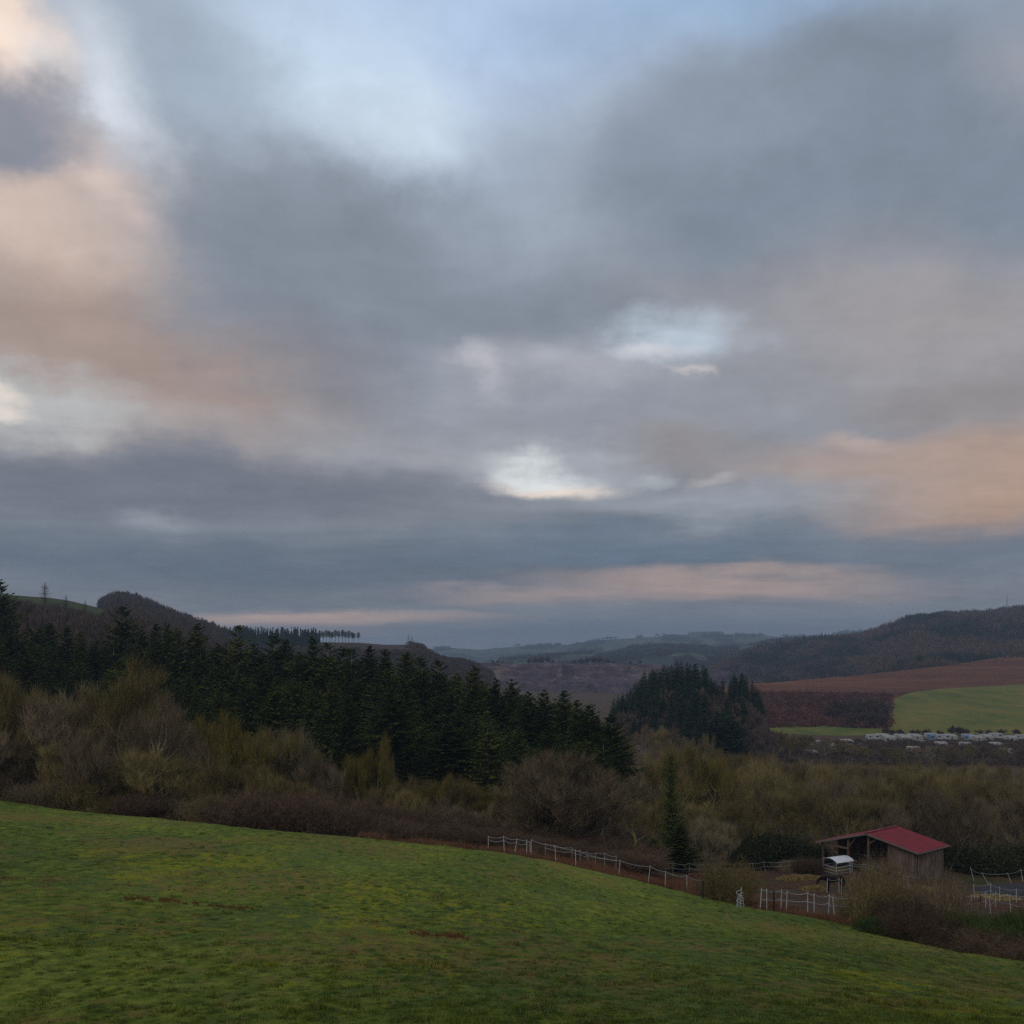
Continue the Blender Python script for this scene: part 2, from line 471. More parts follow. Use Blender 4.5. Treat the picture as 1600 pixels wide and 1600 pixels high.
m_spruce = mat_foliage('spruce_needles', [(0.05, (0.009, 0.018, 0.005)), (0.45, (0.026, 0.043, 0.009)), (0.95, (0.082, 0.096, 0.020))], 0.5)
m_spruce_far = mat_foliage('far_spruce_needles', [(0.05, (0.007, 0.020, 0.012)), (0.5, (0.018, 0.044, 0.024)), (0.95, (0.042, 0.075, 0.036))])
m_bark = mat_plain('bark', (0.10, 0.08, 0.055), (0.045, 0.036, 0.026), 4.0, 0.95, (3, 3, 0.5))
m_bark_grey = mat_plain('pale_bark', (0.26, 0.22, 0.17), (0.12, 0.10, 0.08), 4.0, 0.95, (3, 3, 0.5))
m_bark_moss = mat_plain('lichened_bark', (0.26, 0.22, 0.08), (0.09, 0.075, 0.035), 2.0, 0.95, (3, 3, 0.5))
m_tw_olive = mat_foliage('olive_twigs', [(0.08, (0.060, 0.046, 0.019)), (0.45, (0.150, 0.116, 0.046)), (0.88, (0.285, 0.228, 0.090))])
m_tw_brown = mat_foliage('brown_twigs', [(0.08, (0.050, 0.038, 0.023)), (0.45, (0.135, 0.101, 0.060)), (0.88, (0.275, 0.212, 0.130))])
m_tw_yellow = mat_foliage('yellow_twigs', [(0.08, (0.070, 0.055, 0.016)), (0.5, (0.145, 0.114, 0.030)), (0.9, (0.260, 0.210, 0.060))])
m_tw_red = mat_foliage('blackthorn_twigs', [(0.1, (0.042, 0.028, 0.018)), (0.5, (0.090, 0.060, 0.038)), (0.95, (0.160, 0.110, 0.070))])
m_tw_pale = mat_foliage('pale_twigs', [(0.1, (0.08, 0.066, 0.036)), (0.5, (0.17, 0.14, 0.08)), (0.95, (0.32, 0.26, 0.16))])
m_broom = mat_foliage('broom_stems', [(0.1, (0.022, 0.040, 0.012)), (0.5, (0.048, 0.070, 0.020)), (0.95, (0.09, 0.11, 0.035))])
m_ivy = mat_foliage('ivy_leaves', [(0.1, (0.014, 0.020, 0.009)), (0.5, (0.032, 0.040, 0.016)), (0.95, (0.065, 0.070, 0.028))])
m_wood_far = mat_foliage('far_bare_wood', [(0.0, (0.035, 0.030, 0.028)), (0.35, (0.075, 0.055, 0.045)), (0.7, (0.125, 0.090, 0.066))], 0.1)
m_wood_far2 = mat_foliage('far_mixed_wood', [(0.0, (0.010, 0.020, 0.016)), (0.28, (0.028, 0.032, 0.028)), (0.6, (0.090, 0.062, 0.050)), (0.9, (0.150, 0.100, 0.074))], 0.1)
m_bush_red = mat_foliage('rusty_scrub', [(0.0, (0.050, 0.020, 0.018)), (0.4, (0.115, 0.048, 0.038)), (0.9, (0.20, 0.11, 0.07))], 0.1)
m_weeds = mat_foliage('dry_weeds', [(0.0, (0.080, 0.036, 0.021)), (0.35, (0.150, 0.072, 0.042)), (0.75, (0.25, 0.160, 0.09))], 0.1)
m_sorrel = mat_foliage('red_stalks', [(0.0, (0.050, 0.014, 0.010)), (0.35, (0.130, 0.034, 0.022)), (0.75, (0.16, 0.07, 0.035))], 0.1)
m_straw = mat_foliage('hay_straw', [(0.0, (0.14, 0.095, 0.032)), (0.35, (0.24, 0.175, 0.07)), (0.75, (0.36, 0.28, 0.13))], 0.2)

# ------------------------------------------------------------------ terrain table (ground row seen at each column and depth)
COLS = {
    -1600: [(2, 2620), (5, 1900), (12, 1580), (20, 1440), (35, 1330), (60, 1240), (90, 1195), (120, 1195), (150, 1160), (200, 1090), (300, 1020), (450, 1000), (900, 1000), (7000, 1019)],
    -400: [(2, 2620), (5, 1900), (12, 1595), (20, 1455), (35, 1350), (60, 1262), (92, 1222), (102, 1230), (120, 1235), (150, 1190), (200, 1115), (300, 1040), (450, 1020), (900, 1015), (7000, 1019)],
    0: [(2, 2620), (5, 1900), (12, 1600), (20, 1470), (35, 1370), (60, 1290), (90, 1248), (100, 1256), (120, 1262), (150, 1215), (200, 1140), (300, 1075), (450, 1050), (900, 1040), (7000, 1019)],
    400: [(2, 2620), (5, 1900), (12, 1600), (20, 1495), (35, 1405), (60, 1322), (78, 1291), (90, 1302), (110, 1306), (135, 1275), (150, 1245), (200, 1190), (300, 1130), (600, 1090), (900, 1070), (7000, 1019)],
    620: [(2, 2620), (5, 1900), (12, 1600), (20, 1510), (35, 1422), (55, 1348), (78, 1314), (92, 1322), (110, 1322), (135, 1280), (150, 1250), (200, 1200), (300, 1150), (600, 1110), (900, 1080), (7000, 1019)],
    800: [(2, 2620), (5, 1900), (12, 1600), (20, 1523), (35, 1438), (50, 1383), (65, 1348), (80, 1328), (92, 1324), (105, 1326), (120, 1315), (150, 1262), (170, 1240), (220, 1205), (300, 1180), (400, 1160), (600, 1120), (900, 1090), (7000, 1019)],
    1000: [(2, 2620), (5, 1900), (12, 1600), (20, 1528), (35, 1455), (50, 1415), (65, 1393), (80, 1377), (90, 1370), (105, 1360), (120, 1347), (150, 1310), (170, 1290), (220, 1235), (300, 1185), (340, 1150), (390, 1135), (470, 1130), (600, 1120), (900, 1095), (7000, 1019)],
    1080: [(2, 2620), (5, 1900), (12, 1600), (20, 1529), (35, 1462), (50, 1427), (65, 1408), (80, 1398), (90, 1388), (105, 1372), (120, 1355), (150, 1322), (170, 1304), (220, 1250), (300, 1195), (340, 1155), (390, 1132), (470, 1128), (600, 1120), (900, 1098), (7000, 1019)],
    1200: [(2, 2620), (5, 1900), (12, 1600), (20, 1531), (35, 1471), (50, 1441), (65, 1425), (75, 1418), (90, 1404), (105, 1388), (120, 1368), (140, 1345), (170, 1320), (220, 1275), (300, 1225), (400, 1181), (440, 1166), (470, 1156), (520, 1146), (600, 1150), (900, 1110), (7000, 1019)],
    1350: [(2, 2620), (5, 1900), (12, 1600), (20, 1545), (35, 1492), (48, 1469), (58, 1459), (70, 1446), (80, 1430), (92, 1408), (105, 1378), (112, 1364), (120, 1355), (140, 1348), (170, 1320), (220, 1275), (300, 1228), (400, 1181), (440, 1166), (470, 1156), (520, 1147), (600, 1155), (900, 1120), (7000, 1019)],
    1600: [(2, 2620), (5, 1900), (12, 1604), (20, 1570), (30, 1538), (42, 1513), (52, 1504), (60, 1500), (75, 1468), (90, 1432), (105, 1402), (120, 1377), (140, 1352), (170, 1322), (220, 1280), (300, 1230), (400, 1181), (440, 1166), (470, 1156), (520, 1147), (600, 1155), (900, 1125), (7000, 1019)],
    2000: [(2, 2620), (5, 1930), (12, 1650), (20, 1610), (30, 1575), (42, 1548), (52, 1533), (60, 1522), (75, 1480), (90, 1440), (105, 1405), (120, 1380), (140, 1355), (170, 1325), (220, 1280), (300, 1230), (400, 1181), (470, 1156), (520, 1147), (600, 1155), (900, 1125), (7000, 1019)],
    3400: [(2, 2620), (5, 1950), (12, 1690), (20, 1640), (30, 1600), (42, 1570), (60, 1540), (75, 1490), (90, 1445), (120, 1382), (170, 1327), (300, 1232), (470, 1156), (520, 1147), (600, 1155), (900, 1125), (7000, 1019)],
}
LY0, LY1, NLY = math.log(2.0), math.log(7000.0), 420
lys = np.linspace(LY0, LY1, NLY)
pxs = np.arange(-1600, 3401, 20.0)
_ck = sorted(COLS)
_ct = np.array([np.interp(lys, [math.log(a) for a, _ in COLS[k]], [b for _, b in COLS[k]]) for k in _ck])
TAB = np.array([[0.0] * NLY] * len(pxs))
for j in range(NLY):
    TAB[:, j] = np.interp(pxs, _ck, _ct[:, j])
def blur(A, s, axis):
    r = int(3 * s); k = np.exp(-0.5 * (np.arange(-r, r + 1) / s) ** 2); k /= k.sum()
    P = np.pad(A, [(r, r) if a == axis else (0, 0) for a in range(2)], mode='edge')
    return np.apply_along_axis(lambda q: np.convolve(q, k, 'valid'), axis, P)
TAB = blur(blur(TAB, 2.5, 0), 2.0, 1)

def tab(px, Y):
    a = np.clip((np.asarray(px, float) - pxs[0]) / 20.0, 0, len(pxs) - 1.001)
    b = np.clip((np.log(np.maximum(Y, 2.0)) - LY0) / (LY1 - LY0) * (NLY - 1), 0, NLY - 1.001)
    i = a.astype(int); j = b.astype(int); fa = a - i; fb = b - j
    return (TAB[i, j] * (1 - fa) + TAB[i + 1, j] * fa) * (1 - fb) + (TAB[i, j + 1] * (1 - fa) + TAB[i + 1, j + 1] * fa) * fb
def Hs(px, Y):
    """ground height at photo column px and depth Y"""
    px = np.asarray(px, float); Y = np.asarray(Y, float)
    x = (px - 800) / F * Y
    z = (HY - tab(px, Y)) / F * Y
    amp = np.clip(Y / 60.0, 0.25, 1.0)
    return z + amp * (0.5 * (fbm(x / 9.0, Y / 9.0, 3) - 0.5) + 0.22 * (fbm(x / 1.7, Y / 1.7, 3) - 0.5))
def H(x, y):
    return Hs(800 + F * np.asarray(x, float) / np.asarray(y, float), y)
def at(px, Y, dz=0.0):
    return Vector(((px - 800) / F * Y, Y, float(Hs(px, Y)) + dz))
def hit(px, py, y0=20.0, y1=700.0):
    """depth at which the ground is seen at (px, py)"""
    Y = np.exp(np.linspace(math.log(y0), math.log(y1), 600))
    p = HY - Hs(np.full_like(Y, px), Y) * F / Y
    k = np.nonzero(p <= py)[0]
    return float(Y[k[0]]) if len(k) else y1
def P(px, py, Y):
    return Vector(((px - 800) / F * Y, Y, (HY - py) / F * Y))

EDGE = ([-1600, 0, 400, 700, 800, 1074, 1150, 1240, 1400, 1600, 3400], [100, 93, 80, 80, 81, 80, 76, 68, 58, 52, 48])
def edgeY(px): return np.interp(px, *EDGE)

def grid_mesh(name, X, Y, Z, mat, smooth_=True):
    n, m = X.shape
    V = np.stack([X, Y, Z], -1).reshape(-1, 3)
    i = np.arange(n * m).reshape(n, m)
    Fc = np.stack([i[:-1, :-1], i[1:, :-1], i[1:, 1:], i[:-1, 1:]], -1).reshape(-1, 4)
    return obj(name, mesh_np(name, V, Fc, None, smooth_), mat)

# meadow
pc = np.concatenate([np.arange(-1600, -200, 40), np.arange(-200, 1800, 8), np.arange(1800, 3401, 40)]).astype(float)
t = np.linspace(0, 1, 280)
PX, T = np.meshgrid(pc, t, indexing='ij')
Yg = 2.0 * (edgeY(PX) / 2.0) ** T
meadow = grid_mesh('meadow', (PX - 800) / F * Yg, Yg, Hs(PX, Yg), m_meadow)
setp(meadow, 'green winter pasture sloping down to the right across the foreground', 'meadow', kind='structure')
# ground beyond
t = np.linspace(0, 1, 300)
PX, T = np.meshgrid(pc, t, indexing='ij')
Ys = edgeY(PX) * 0.97
Yg = Ys * (7000 / Ys) ** T
ground = grid_mesh('ground', (PX - 800) / F * Yg, Yg, Hs(PX, Yg) - 0.03, m_ground)
setp(ground, 'brown and dull green valley floor beyond the meadow', 'ground', kind='structure')

# ------------------------------------------------------------------ hills
def ridge(name, crest, Yc, rows, mat, label, lump=0.0, lumpscale=100.0, step=8, seed=0.0):
    """hill whose crest is seen along the given row; rows = (depth, rows below the crest)"""
    cx = [a for a, _ in crest]; cy = [b for _, b in crest]
    ry = [math.log(a) for a, _ in rows]; rd = [b for _, b in rows]
    def surf(px, Y):
        px = np.asarray(px, float); Y = np.asarray(Y, float)
        off = np.interp(np.log(Y), ry, rd)
        x = (px - 800) / F * Y
        py = np.interp(px, cx, cy) + off
        z = (HY - py) / F * Y
        w = np.clip(off / 20.0, 0, 1)
        return z + w * lump * (fbm(x / lumpscale + seed, Y / lumpscale + seed, 3) - 0.5)
    px_ = np.arange(cx[0], cx[-1] + 1, step).astype(float)
    yy = np.exp(np.linspace(ry[0], ry[-1], 70))
    PX, YY = np.meshgrid(px_, yy, indexing='ij')
    o = grid_mesh(name, (PX - 800) / F * YY, YY, surf(PX, YY), mat)
    setp(o, label, 'hill', kind='structure')
    return surf

s_far = ridge('hills', [(-800, 1005), (300, 1010), (640, 1015), (672, 1014), (700, 1012), (750, 1015), (832, 1008), (882, 1008), (935, 1000), (975, 998), (1062, 992), (1090, 991), (1175, 991), (1229, 996), (1268, 996), (1324, 988), (1344, 989), (1500, 985), (2600, 980)],
              5600, [(3400, 42), (4200, 20), (5000, 8), (5600, 0), (6500, 20)], m_far,
              'pale blue-green farmed hills along the horizon', 30, 500, 10)
s_far2 = ridge('hills', [(500, 1045), (640, 1040), (760, 1034), (830, 1026), (900, 1022), (945, 1021), (975, 1014), (1037, 1011), (1087, 1012), (1120, 1014), (1160, 1010), (1215, 1003), (1285, 998), (1347, 994), (1450, 990), (2200, 985)],
               3000, [(1500, 60), (2000, 30), (2500, 12), (3000, 0), (3300, 16)], m_far,
               'low dark wooded hills in front of the horizon hills', 24, 300, 10, 4.0)
s_right = ridge('hill', [(1080, 1062), (1130, 1040), (1167, 1022), (1215, 1012), (1285, 1003), (1347, 997), (1383, 984), (1420, 971), (1473, 964), (1530, 963), (1572, 959), (1600, 955), (1700, 945), (2000, 925), (2800, 930)],
                1750, [(900, 110), (1150, 75), (1300, 50), (1450, 28), (1600, 10), (1750, 0), (2100, 30)], m_hill_brown,
                'long wooded hill rising to the right skyline', 42, 130, 8, 2.0)
s_knoll = ridge('hill', [(-300, 985), (60, 972), (140, 962), (165, 945), (185, 940), (215, 945), (250, 958), (287, 973), (325, 987), (355, 997), (400, 1001), (450, 1001), (500, 1003), (563, 1004), (600, 1007), (640, 1007), (660, 1012), (672, 1021), (685, 1028), (700, 1031), (725, 1033), (750, 1042), (800, 1075)],
                1000, [(400, 170), (550, 90), (700, 42), (850, 14), (1000, 0), (1150, 20)], m_hill_brown,
                'dark knoll and long ridge falling away to the masts', 16, 80, 6, 6.0)
s_left = ridge('hill', [(-1200, 905), (-300, 912), (0, 927), (20, 931), (85, 936), (110, 940), (160, 952), (220, 975), (300, 1005), (360, 1030), (430, 1060), (520, 1100)],
               620, [(200, 190), (260, 120), (330, 75), (430, 36), (540, 10), (620, 0), (760, 24)], m_hill_brown,
               'near brown hillside above the spruces', 8, 50, 6, 8.0)
# pasture cap on the near left hill, a sheet 0.4 m above it
PX, YY = np.meshgrid(np.arange(-300, 176, 6).astype(float), np.linspace(535, 650, 20), indexing='ij')
cap = grid_mesh('pasture', (PX - 800) / F * YY, YY, s_left(PX, YY) + 0.4, m_hill_green)
setp(cap, 'strip of green pasture on the left hilltop', 'pasture', kind='structure')

# right hillside: one slope carrying heath, green crop, scrub
def hsY(py): return np.interp(py, [1012, 1020, 1045, 1060, 1085, 1120, 1146, 1165], [1280, 1150, 960, 860, 720, 600, 540, 505])
def slope_patch(name, top, bot, mat, label, px0, px1, lift=0.0, step=6, rows=50):
    px_ = np.arange(px0, px1 + 1, step).astype(float)
    PX, T = np.meshgrid(px_, np.linspace(0, 1, rows), indexing='ij')
    a = np.interp(PX, *zip(*top)); b = np.interp(PX, *zip(*bot))
    PY = a + (b - a) * T
    YY = hsY(PY)
    X = (PX - 800) / F * YY
    Z = (HY - PY) / F * YY + lift + 1.2 * (fbm(X / 30, YY / 30, 3) - 0.5)
    o = grid_mesh(name, X, YY, Z, mat)
    setp(o, label, name.split('_')[-1], kind='structure')
    return o
HT = [(1090, 1076), (1198, 1067), (1319, 1057), (1431, 1046), (1530, 1032), (1600, 1021), (1800, 1014), (2400, 1013)]
slope_patch('heath_field', HT, [(1090, 1165), (2400, 1165)], m_heath, 'rust brown heath field across the right slope', 1090, 2400)
slope_patch('green_field', [(1383, 1143), (1386, 1104), (1393, 1095), (1408, 1088), (1431, 1082), (1487, 1076), (1600, 1070), (2400, 1064)],
            [(1380, 1165), (2400, 1165)], m_field_green, 'bright green field below the rust brown heath', 1383, 2400, 0.5, 3)
slope_patch('scrub_slope', [(1130, 1096), (1185, 1083), (1240, 1082), (1307, 1085), (1392, 1087)], [(1130, 1150), (1392, 1150)], m_scrub,
            'dark reddish scrub bank beside the green field', 1130, 1392, 0.8)
slope_patch('green_field', [(1150, 1134), (1180, 1131), (1240, 1132), (1300, 1141), (1380, 1144)], [(1150, 1164), (1380, 1164)], m_field_green,
            'thin green strip below the scrub bank', 1150, 1380, 1.6)

# quarry
qx = np.arange(690, 1141, 2).astype(float)
prof = [(1300, 1040), (1262, 1036), (1258, 1040), (1252, 1056), (1240, 1062), (1228, 1064), (1222, 1074), (1214, 1083), (1192, 1086), (1180, 1098), (1120, 1125), (1000, 1160)]
qt = np.linspace(0, len(prof) - 1, 130)
QX, QT = np.meshgrid(qx, qt, indexing='ij')
QY = np.interp(QT, range(len(prof)), [a for a, _ in prof]); QP = np.interp(QT, range(len(prof)), [b for _, b in prof])
topo = np.interp(QX, [690, 720, 750, 800, 880, 960, 1030, 1140], [4, 2, 1, 0, 0, 1, 3, 14]) + 5 * (fbm(QX / 30.0, QX * 0, 2) - 0.5)
QP = QP + topo
QY = QY + 18 * (fbm(QX / 12.0, QT / 2.5, 4) - 0.5) * np.clip((QT - 0.9), 0, 1) - 16 * np.exp(-((QX - 875) / 9) ** 2) * np.clip(QT - 0.9, 0, 1)
quarry = grid_mesh('quarry', (QX - 800) / F * QY, QY, (HY - QP) / F * QY, m_rock, False)
setp(quarry, 'purple-brown quarry face with benches between the ridges', 'quarry', kind='structure')

# ------------------------------------------------------------------ tree builders
def unit(v): return v / np.maximum(np.linalg.norm(v, axis=-1, keepdims=True), 1e-6)
def ribbons(A, B, w, r, bend=None):
    """tapered flat twigs from A to B, one triangle each (two when bent)"""
    d = B - A
    s = unit(np.cross(d, r.normal(size=A.shape))) * np.asarray(w)[:, None] * 0.5
    V = np.stack([A - s, A + s, B], 1).reshape(-1, 3)
    return V, np.arange(len(V)).reshape(-1, 3)
def prisms(A, B, ra, rb, k=4):
    d = unit(B - A)
    ref = np.where(np.abs(d[:, 2:3]) < 0.9, np.array([[0, 0, 1.0]]), np.array([[1.0, 0, 0]]))
    u = unit(np.cross(d, ref)); w = np.cross(d, u)
    th = 2 * np.pi * np.arange(k) / k
    ring = u[:, None, :] * np.cos(th)[None, :, None] + w[:, None, :] * np.sin(th)[None, :, None]
    V = np.concatenate([A[:, None, :] + ring * ra[:, None, None], B[:, None, :] + ring * rb[:, None, None]], 1)
    n = len(A); off = (np.arange(n) * 2 * k)[:, None]
    i = np.arange(k); j = (i + 1) % k
    Fq = np.stack([i, j, j + k, i + k], -1)[None] + off[:, :, None]
    return V.reshape(-1, 3), Fq.reshape(-1, 4)

def grow(A, D, L, Rr, n_child, spread, lenf, radf, r, start=0.25, up=0.15, segs=3, wob=0.16):
    """grow branches A + D*L in bent segments; return segments and the next generation"""
    n = len(A)
    pts = [A]; d = D.copy()
    for k in range(segs):
        d = unit(d + wob * r.normal(size=d.shape) + np.array([0, 0, up / segs]))
        pts.append(pts[-1] + d * (L / segs)[:, None])
    S0 = np.concatenate(pts[:-1]); S1 = np.concatenate(pts[1:])
    fr = [1 - 0.75 * k / segs for k in range(segs + 1)]
    R0 = np.concatenate([Rr * fr[k] for k in range(segs)]); R1 = np.concatenate([Rr * fr[k + 1] for k in range(segs)])
    PT = np.stack(pts, 1)                                         # n, segs+1, 3
    if n_child == 0:
        return (S0, S1, R0, R1), None
    tt = start + (1 - start) * (np.arange(n_child)[None] + r.random((n, n_child))) / n_child
    seg = np.minimum((tt * segs).astype(int), segs - 1); f = tt * segs - seg
    ii = np.arange(n)[:, None]
    p = PT[ii, seg] * (1 - f[..., None]) + PT[ii, seg + 1] * f[..., None]
    dd = unit(PT[ii, seg + 1] - PT[ii, seg])
    rv = r.normal(size=dd.shape)
    side = unit(rv - (rv * dd).sum(-1, keepdims=True) * dd)
    ang = spread * (0.75 + 0.5 * r.random((n, n_child)))[..., None]
    cd = unit(dd * np.cos(ang) + side * np.sin(ang))
    cl = L[:, None] * lenf * (1.15 - 0.55 * tt) * (0.8 + 0.4 * r.random((n, n_child)))
    cr = Rr[:, None] * radf * (1 - 0.5 * tt)
    return (S0, S1, R0, R1), (p.reshape(-1, 3), cd.reshape(-1, 3), cl.ravel(), cr.ravel())

def twig_cloud(Tp, Td, r, n, ln, w, spread=0.9, up=0.35):
    A = np.repeat(Tp, n, 0); D = np.repeat(Td, n, 0)
    D = unit(D + spread * r.normal(size=D.shape) * 0.6 + np.array([0, 0, up]))
    A = A + 0.12 * r.normal(size=A.shape)
    Lr = ln * (0.5 + r.random(len(A)))
    return ribbons(A, A + D * Lr[:, None], w * (0.6 + 0.8 * r.random(len(A))), r)

def make_bare(seed, h=12.0, wd=9.0, stems=1, twigs=7, twl=0.9, tww=0.022, upright=0.3, pollard=False, trunkf=0.16):
    """bare broadleaf: returns trunk mesh data and crown mesh data, base at the origin, height h, width wd"""
    r = np.random.default_rng(seed)
    if stems == 1:
        A = np.zeros((1, 3)); D = np.array([[0.03, 0.02, 1.0]]); L = np.array([h * 0.62]); Rr = np.array([h * 0.022])
        start = trunkf
    else:
        an = r.random(stems) * 6.28
        A = np.stack([0.35 * np.cos(an), 0.35 * np.sin(an), 0 * an], 1)
        D = unit(np.stack([0.38 * np.cos(an), 0.38 * np.sin(an), 1 + 0 * an], 1))
        L = h * (0.5 + 0.2 * r.random(stems)); Rr = np.full(stems, h * 0.013)
        start = 0.2
    s0, g1 = grow(A, D, L, Rr, 13 if stems == 1 else 7, 0.85, 0.62, 0.55, r, start, upright, 5, 0.10)
    s1, g2 = grow(*g1, 6, 0.70, 0.55, 0.5, r, 0.25, 0.30 + upright, 4, 0.16)
    s2, g3 = grow(*g2, 5, 0.65, 0.55, 0.5, r, 0.2, 0.35 + upright, 3, 0.2)
    g3 = (g3[0], g3[1], np.maximum(g3[2], 0.35), np.maximum(g3[3], 0.010))
    s3, g4 = grow(*g3, 3, 0.6, 0.6, 0.6, r, 0.3, 0.3 + upright, 2, 0.2)
    tp, td = g4[0], g4[1]
    VT, FT = prisms(np.concatenate([s0[0], s1[0]]), np.concatenate([s0[1], s1[1]]), np.concatenate([s0[2], s1[2]]), np.concatenate([s0[3], s1[3]]), 5)
    A2 = np.concatenate([s2[0], s3[0]]); B2 = np.concatenate([s2[1], s3[1]])
    W2 = np.concatenate([np.maximum(s2[2] * 2.4, tww * 2.2), np.maximum(s3[2] * 2, tww * 1.2)])
    v1, f1 = ribbons(A2, B2 + 0.3 * (B2 - A2), W2, r)
    v2, f2 = twig_cloud(tp, td, r, twigs, twl * 1.15, tww, 0.6, 0.5 + upright)
    VC = np.concatenate([v1, v2]); FC = np.concatenate([f1, f2 + len(v1)])
    # normalise the whole tree to h x wd
    allv = np.concatenate([VT, VC])
    top = np.percentile(allv[:, 2], 99.7); wx = np.percentile(np.abs(allv[:, :2]), 97.5)
    k = np.array([wd / 2 / wx, wd / 2 / wx, h / top])
    VT = VT * k; VC = VC * k
    t1 = 0.45 + 0.5 * r.random(len(v1) // 3)
    t2 = np.repeat(r.random(len(tp)), twigs) * 0.75 + 0.25 * r.random(len(v2) // 3)
    tint = np.repeat(np.concatenate([t1, t2]), 3)
    return (VT, FT), (VC, FC, tint)

def make_bush(seed, h=3.0, wd=5.0, n=260, twigs=9, tww=0.018, up=0.5, flat=0.55):
    r = np.random.default_rng(seed)
    an = r.random(n) * 6.28; rad = (wd * 0.30) * np.sqrt(r.random(n))
    A = np.stack([rad * np.cos(an), rad * np.sin(an), 0 * an], 1)
    D = unit(np.stack([np.cos(an) * (0.25 + flat * rad / wd * 3), np.sin(an) * (0.25 + flat * rad / wd * 3), np.ones(n)], 1) + 0.25 * r.normal(size=(n, 3)) * [1, 1, 0.3])
    L = h * (0.45 + 0.35 * r.random(n)); Rr = np.full(n, 0.018)
    s0, g1 = grow(A, D, L, Rr, 5, 0.7, 0.5, 0.6, r, 0.15, up, 3, 0.2)
    s1, g2 = grow(*g1, 3, 0.7, 0.6, 0.6, r, 0.2, up, 2, 0.2)
    A2 = np.concatenate([s0[0], s1[0]]); B2 = np.concatenate([s0[1], s1[1]])
    v1, f1 = ribbons(A2, B2 + 0.3 * (B2 - A2), np.maximum(np.concatenate([s0[2], s1[2]]) * 2, tww), r)
    v2, f2 = twig_cloud(g2[0], g2[1], r, max(1, twigs // 3), h * 0.14, tww, 0.9, up * 0.6)
    VC = np.concatenate([v1, v2]); FC = np.concatenate([f1, f2 + len(v1)])
    top = np.percentile(VC[:, 2], 99.5); wx = np.percentile(np.abs(VC[:, :2]), 97)
    VC = VC * np.array([wd / 2 / wx, wd / 2 / wx, h / top])
    tint = np.clip(0.5 + 0.28 * r.normal(size=len(VC)), 0, 1)
    tint = np.repeat(tint[::3], 3)[:len(VC)]
    return VC, FC, tint

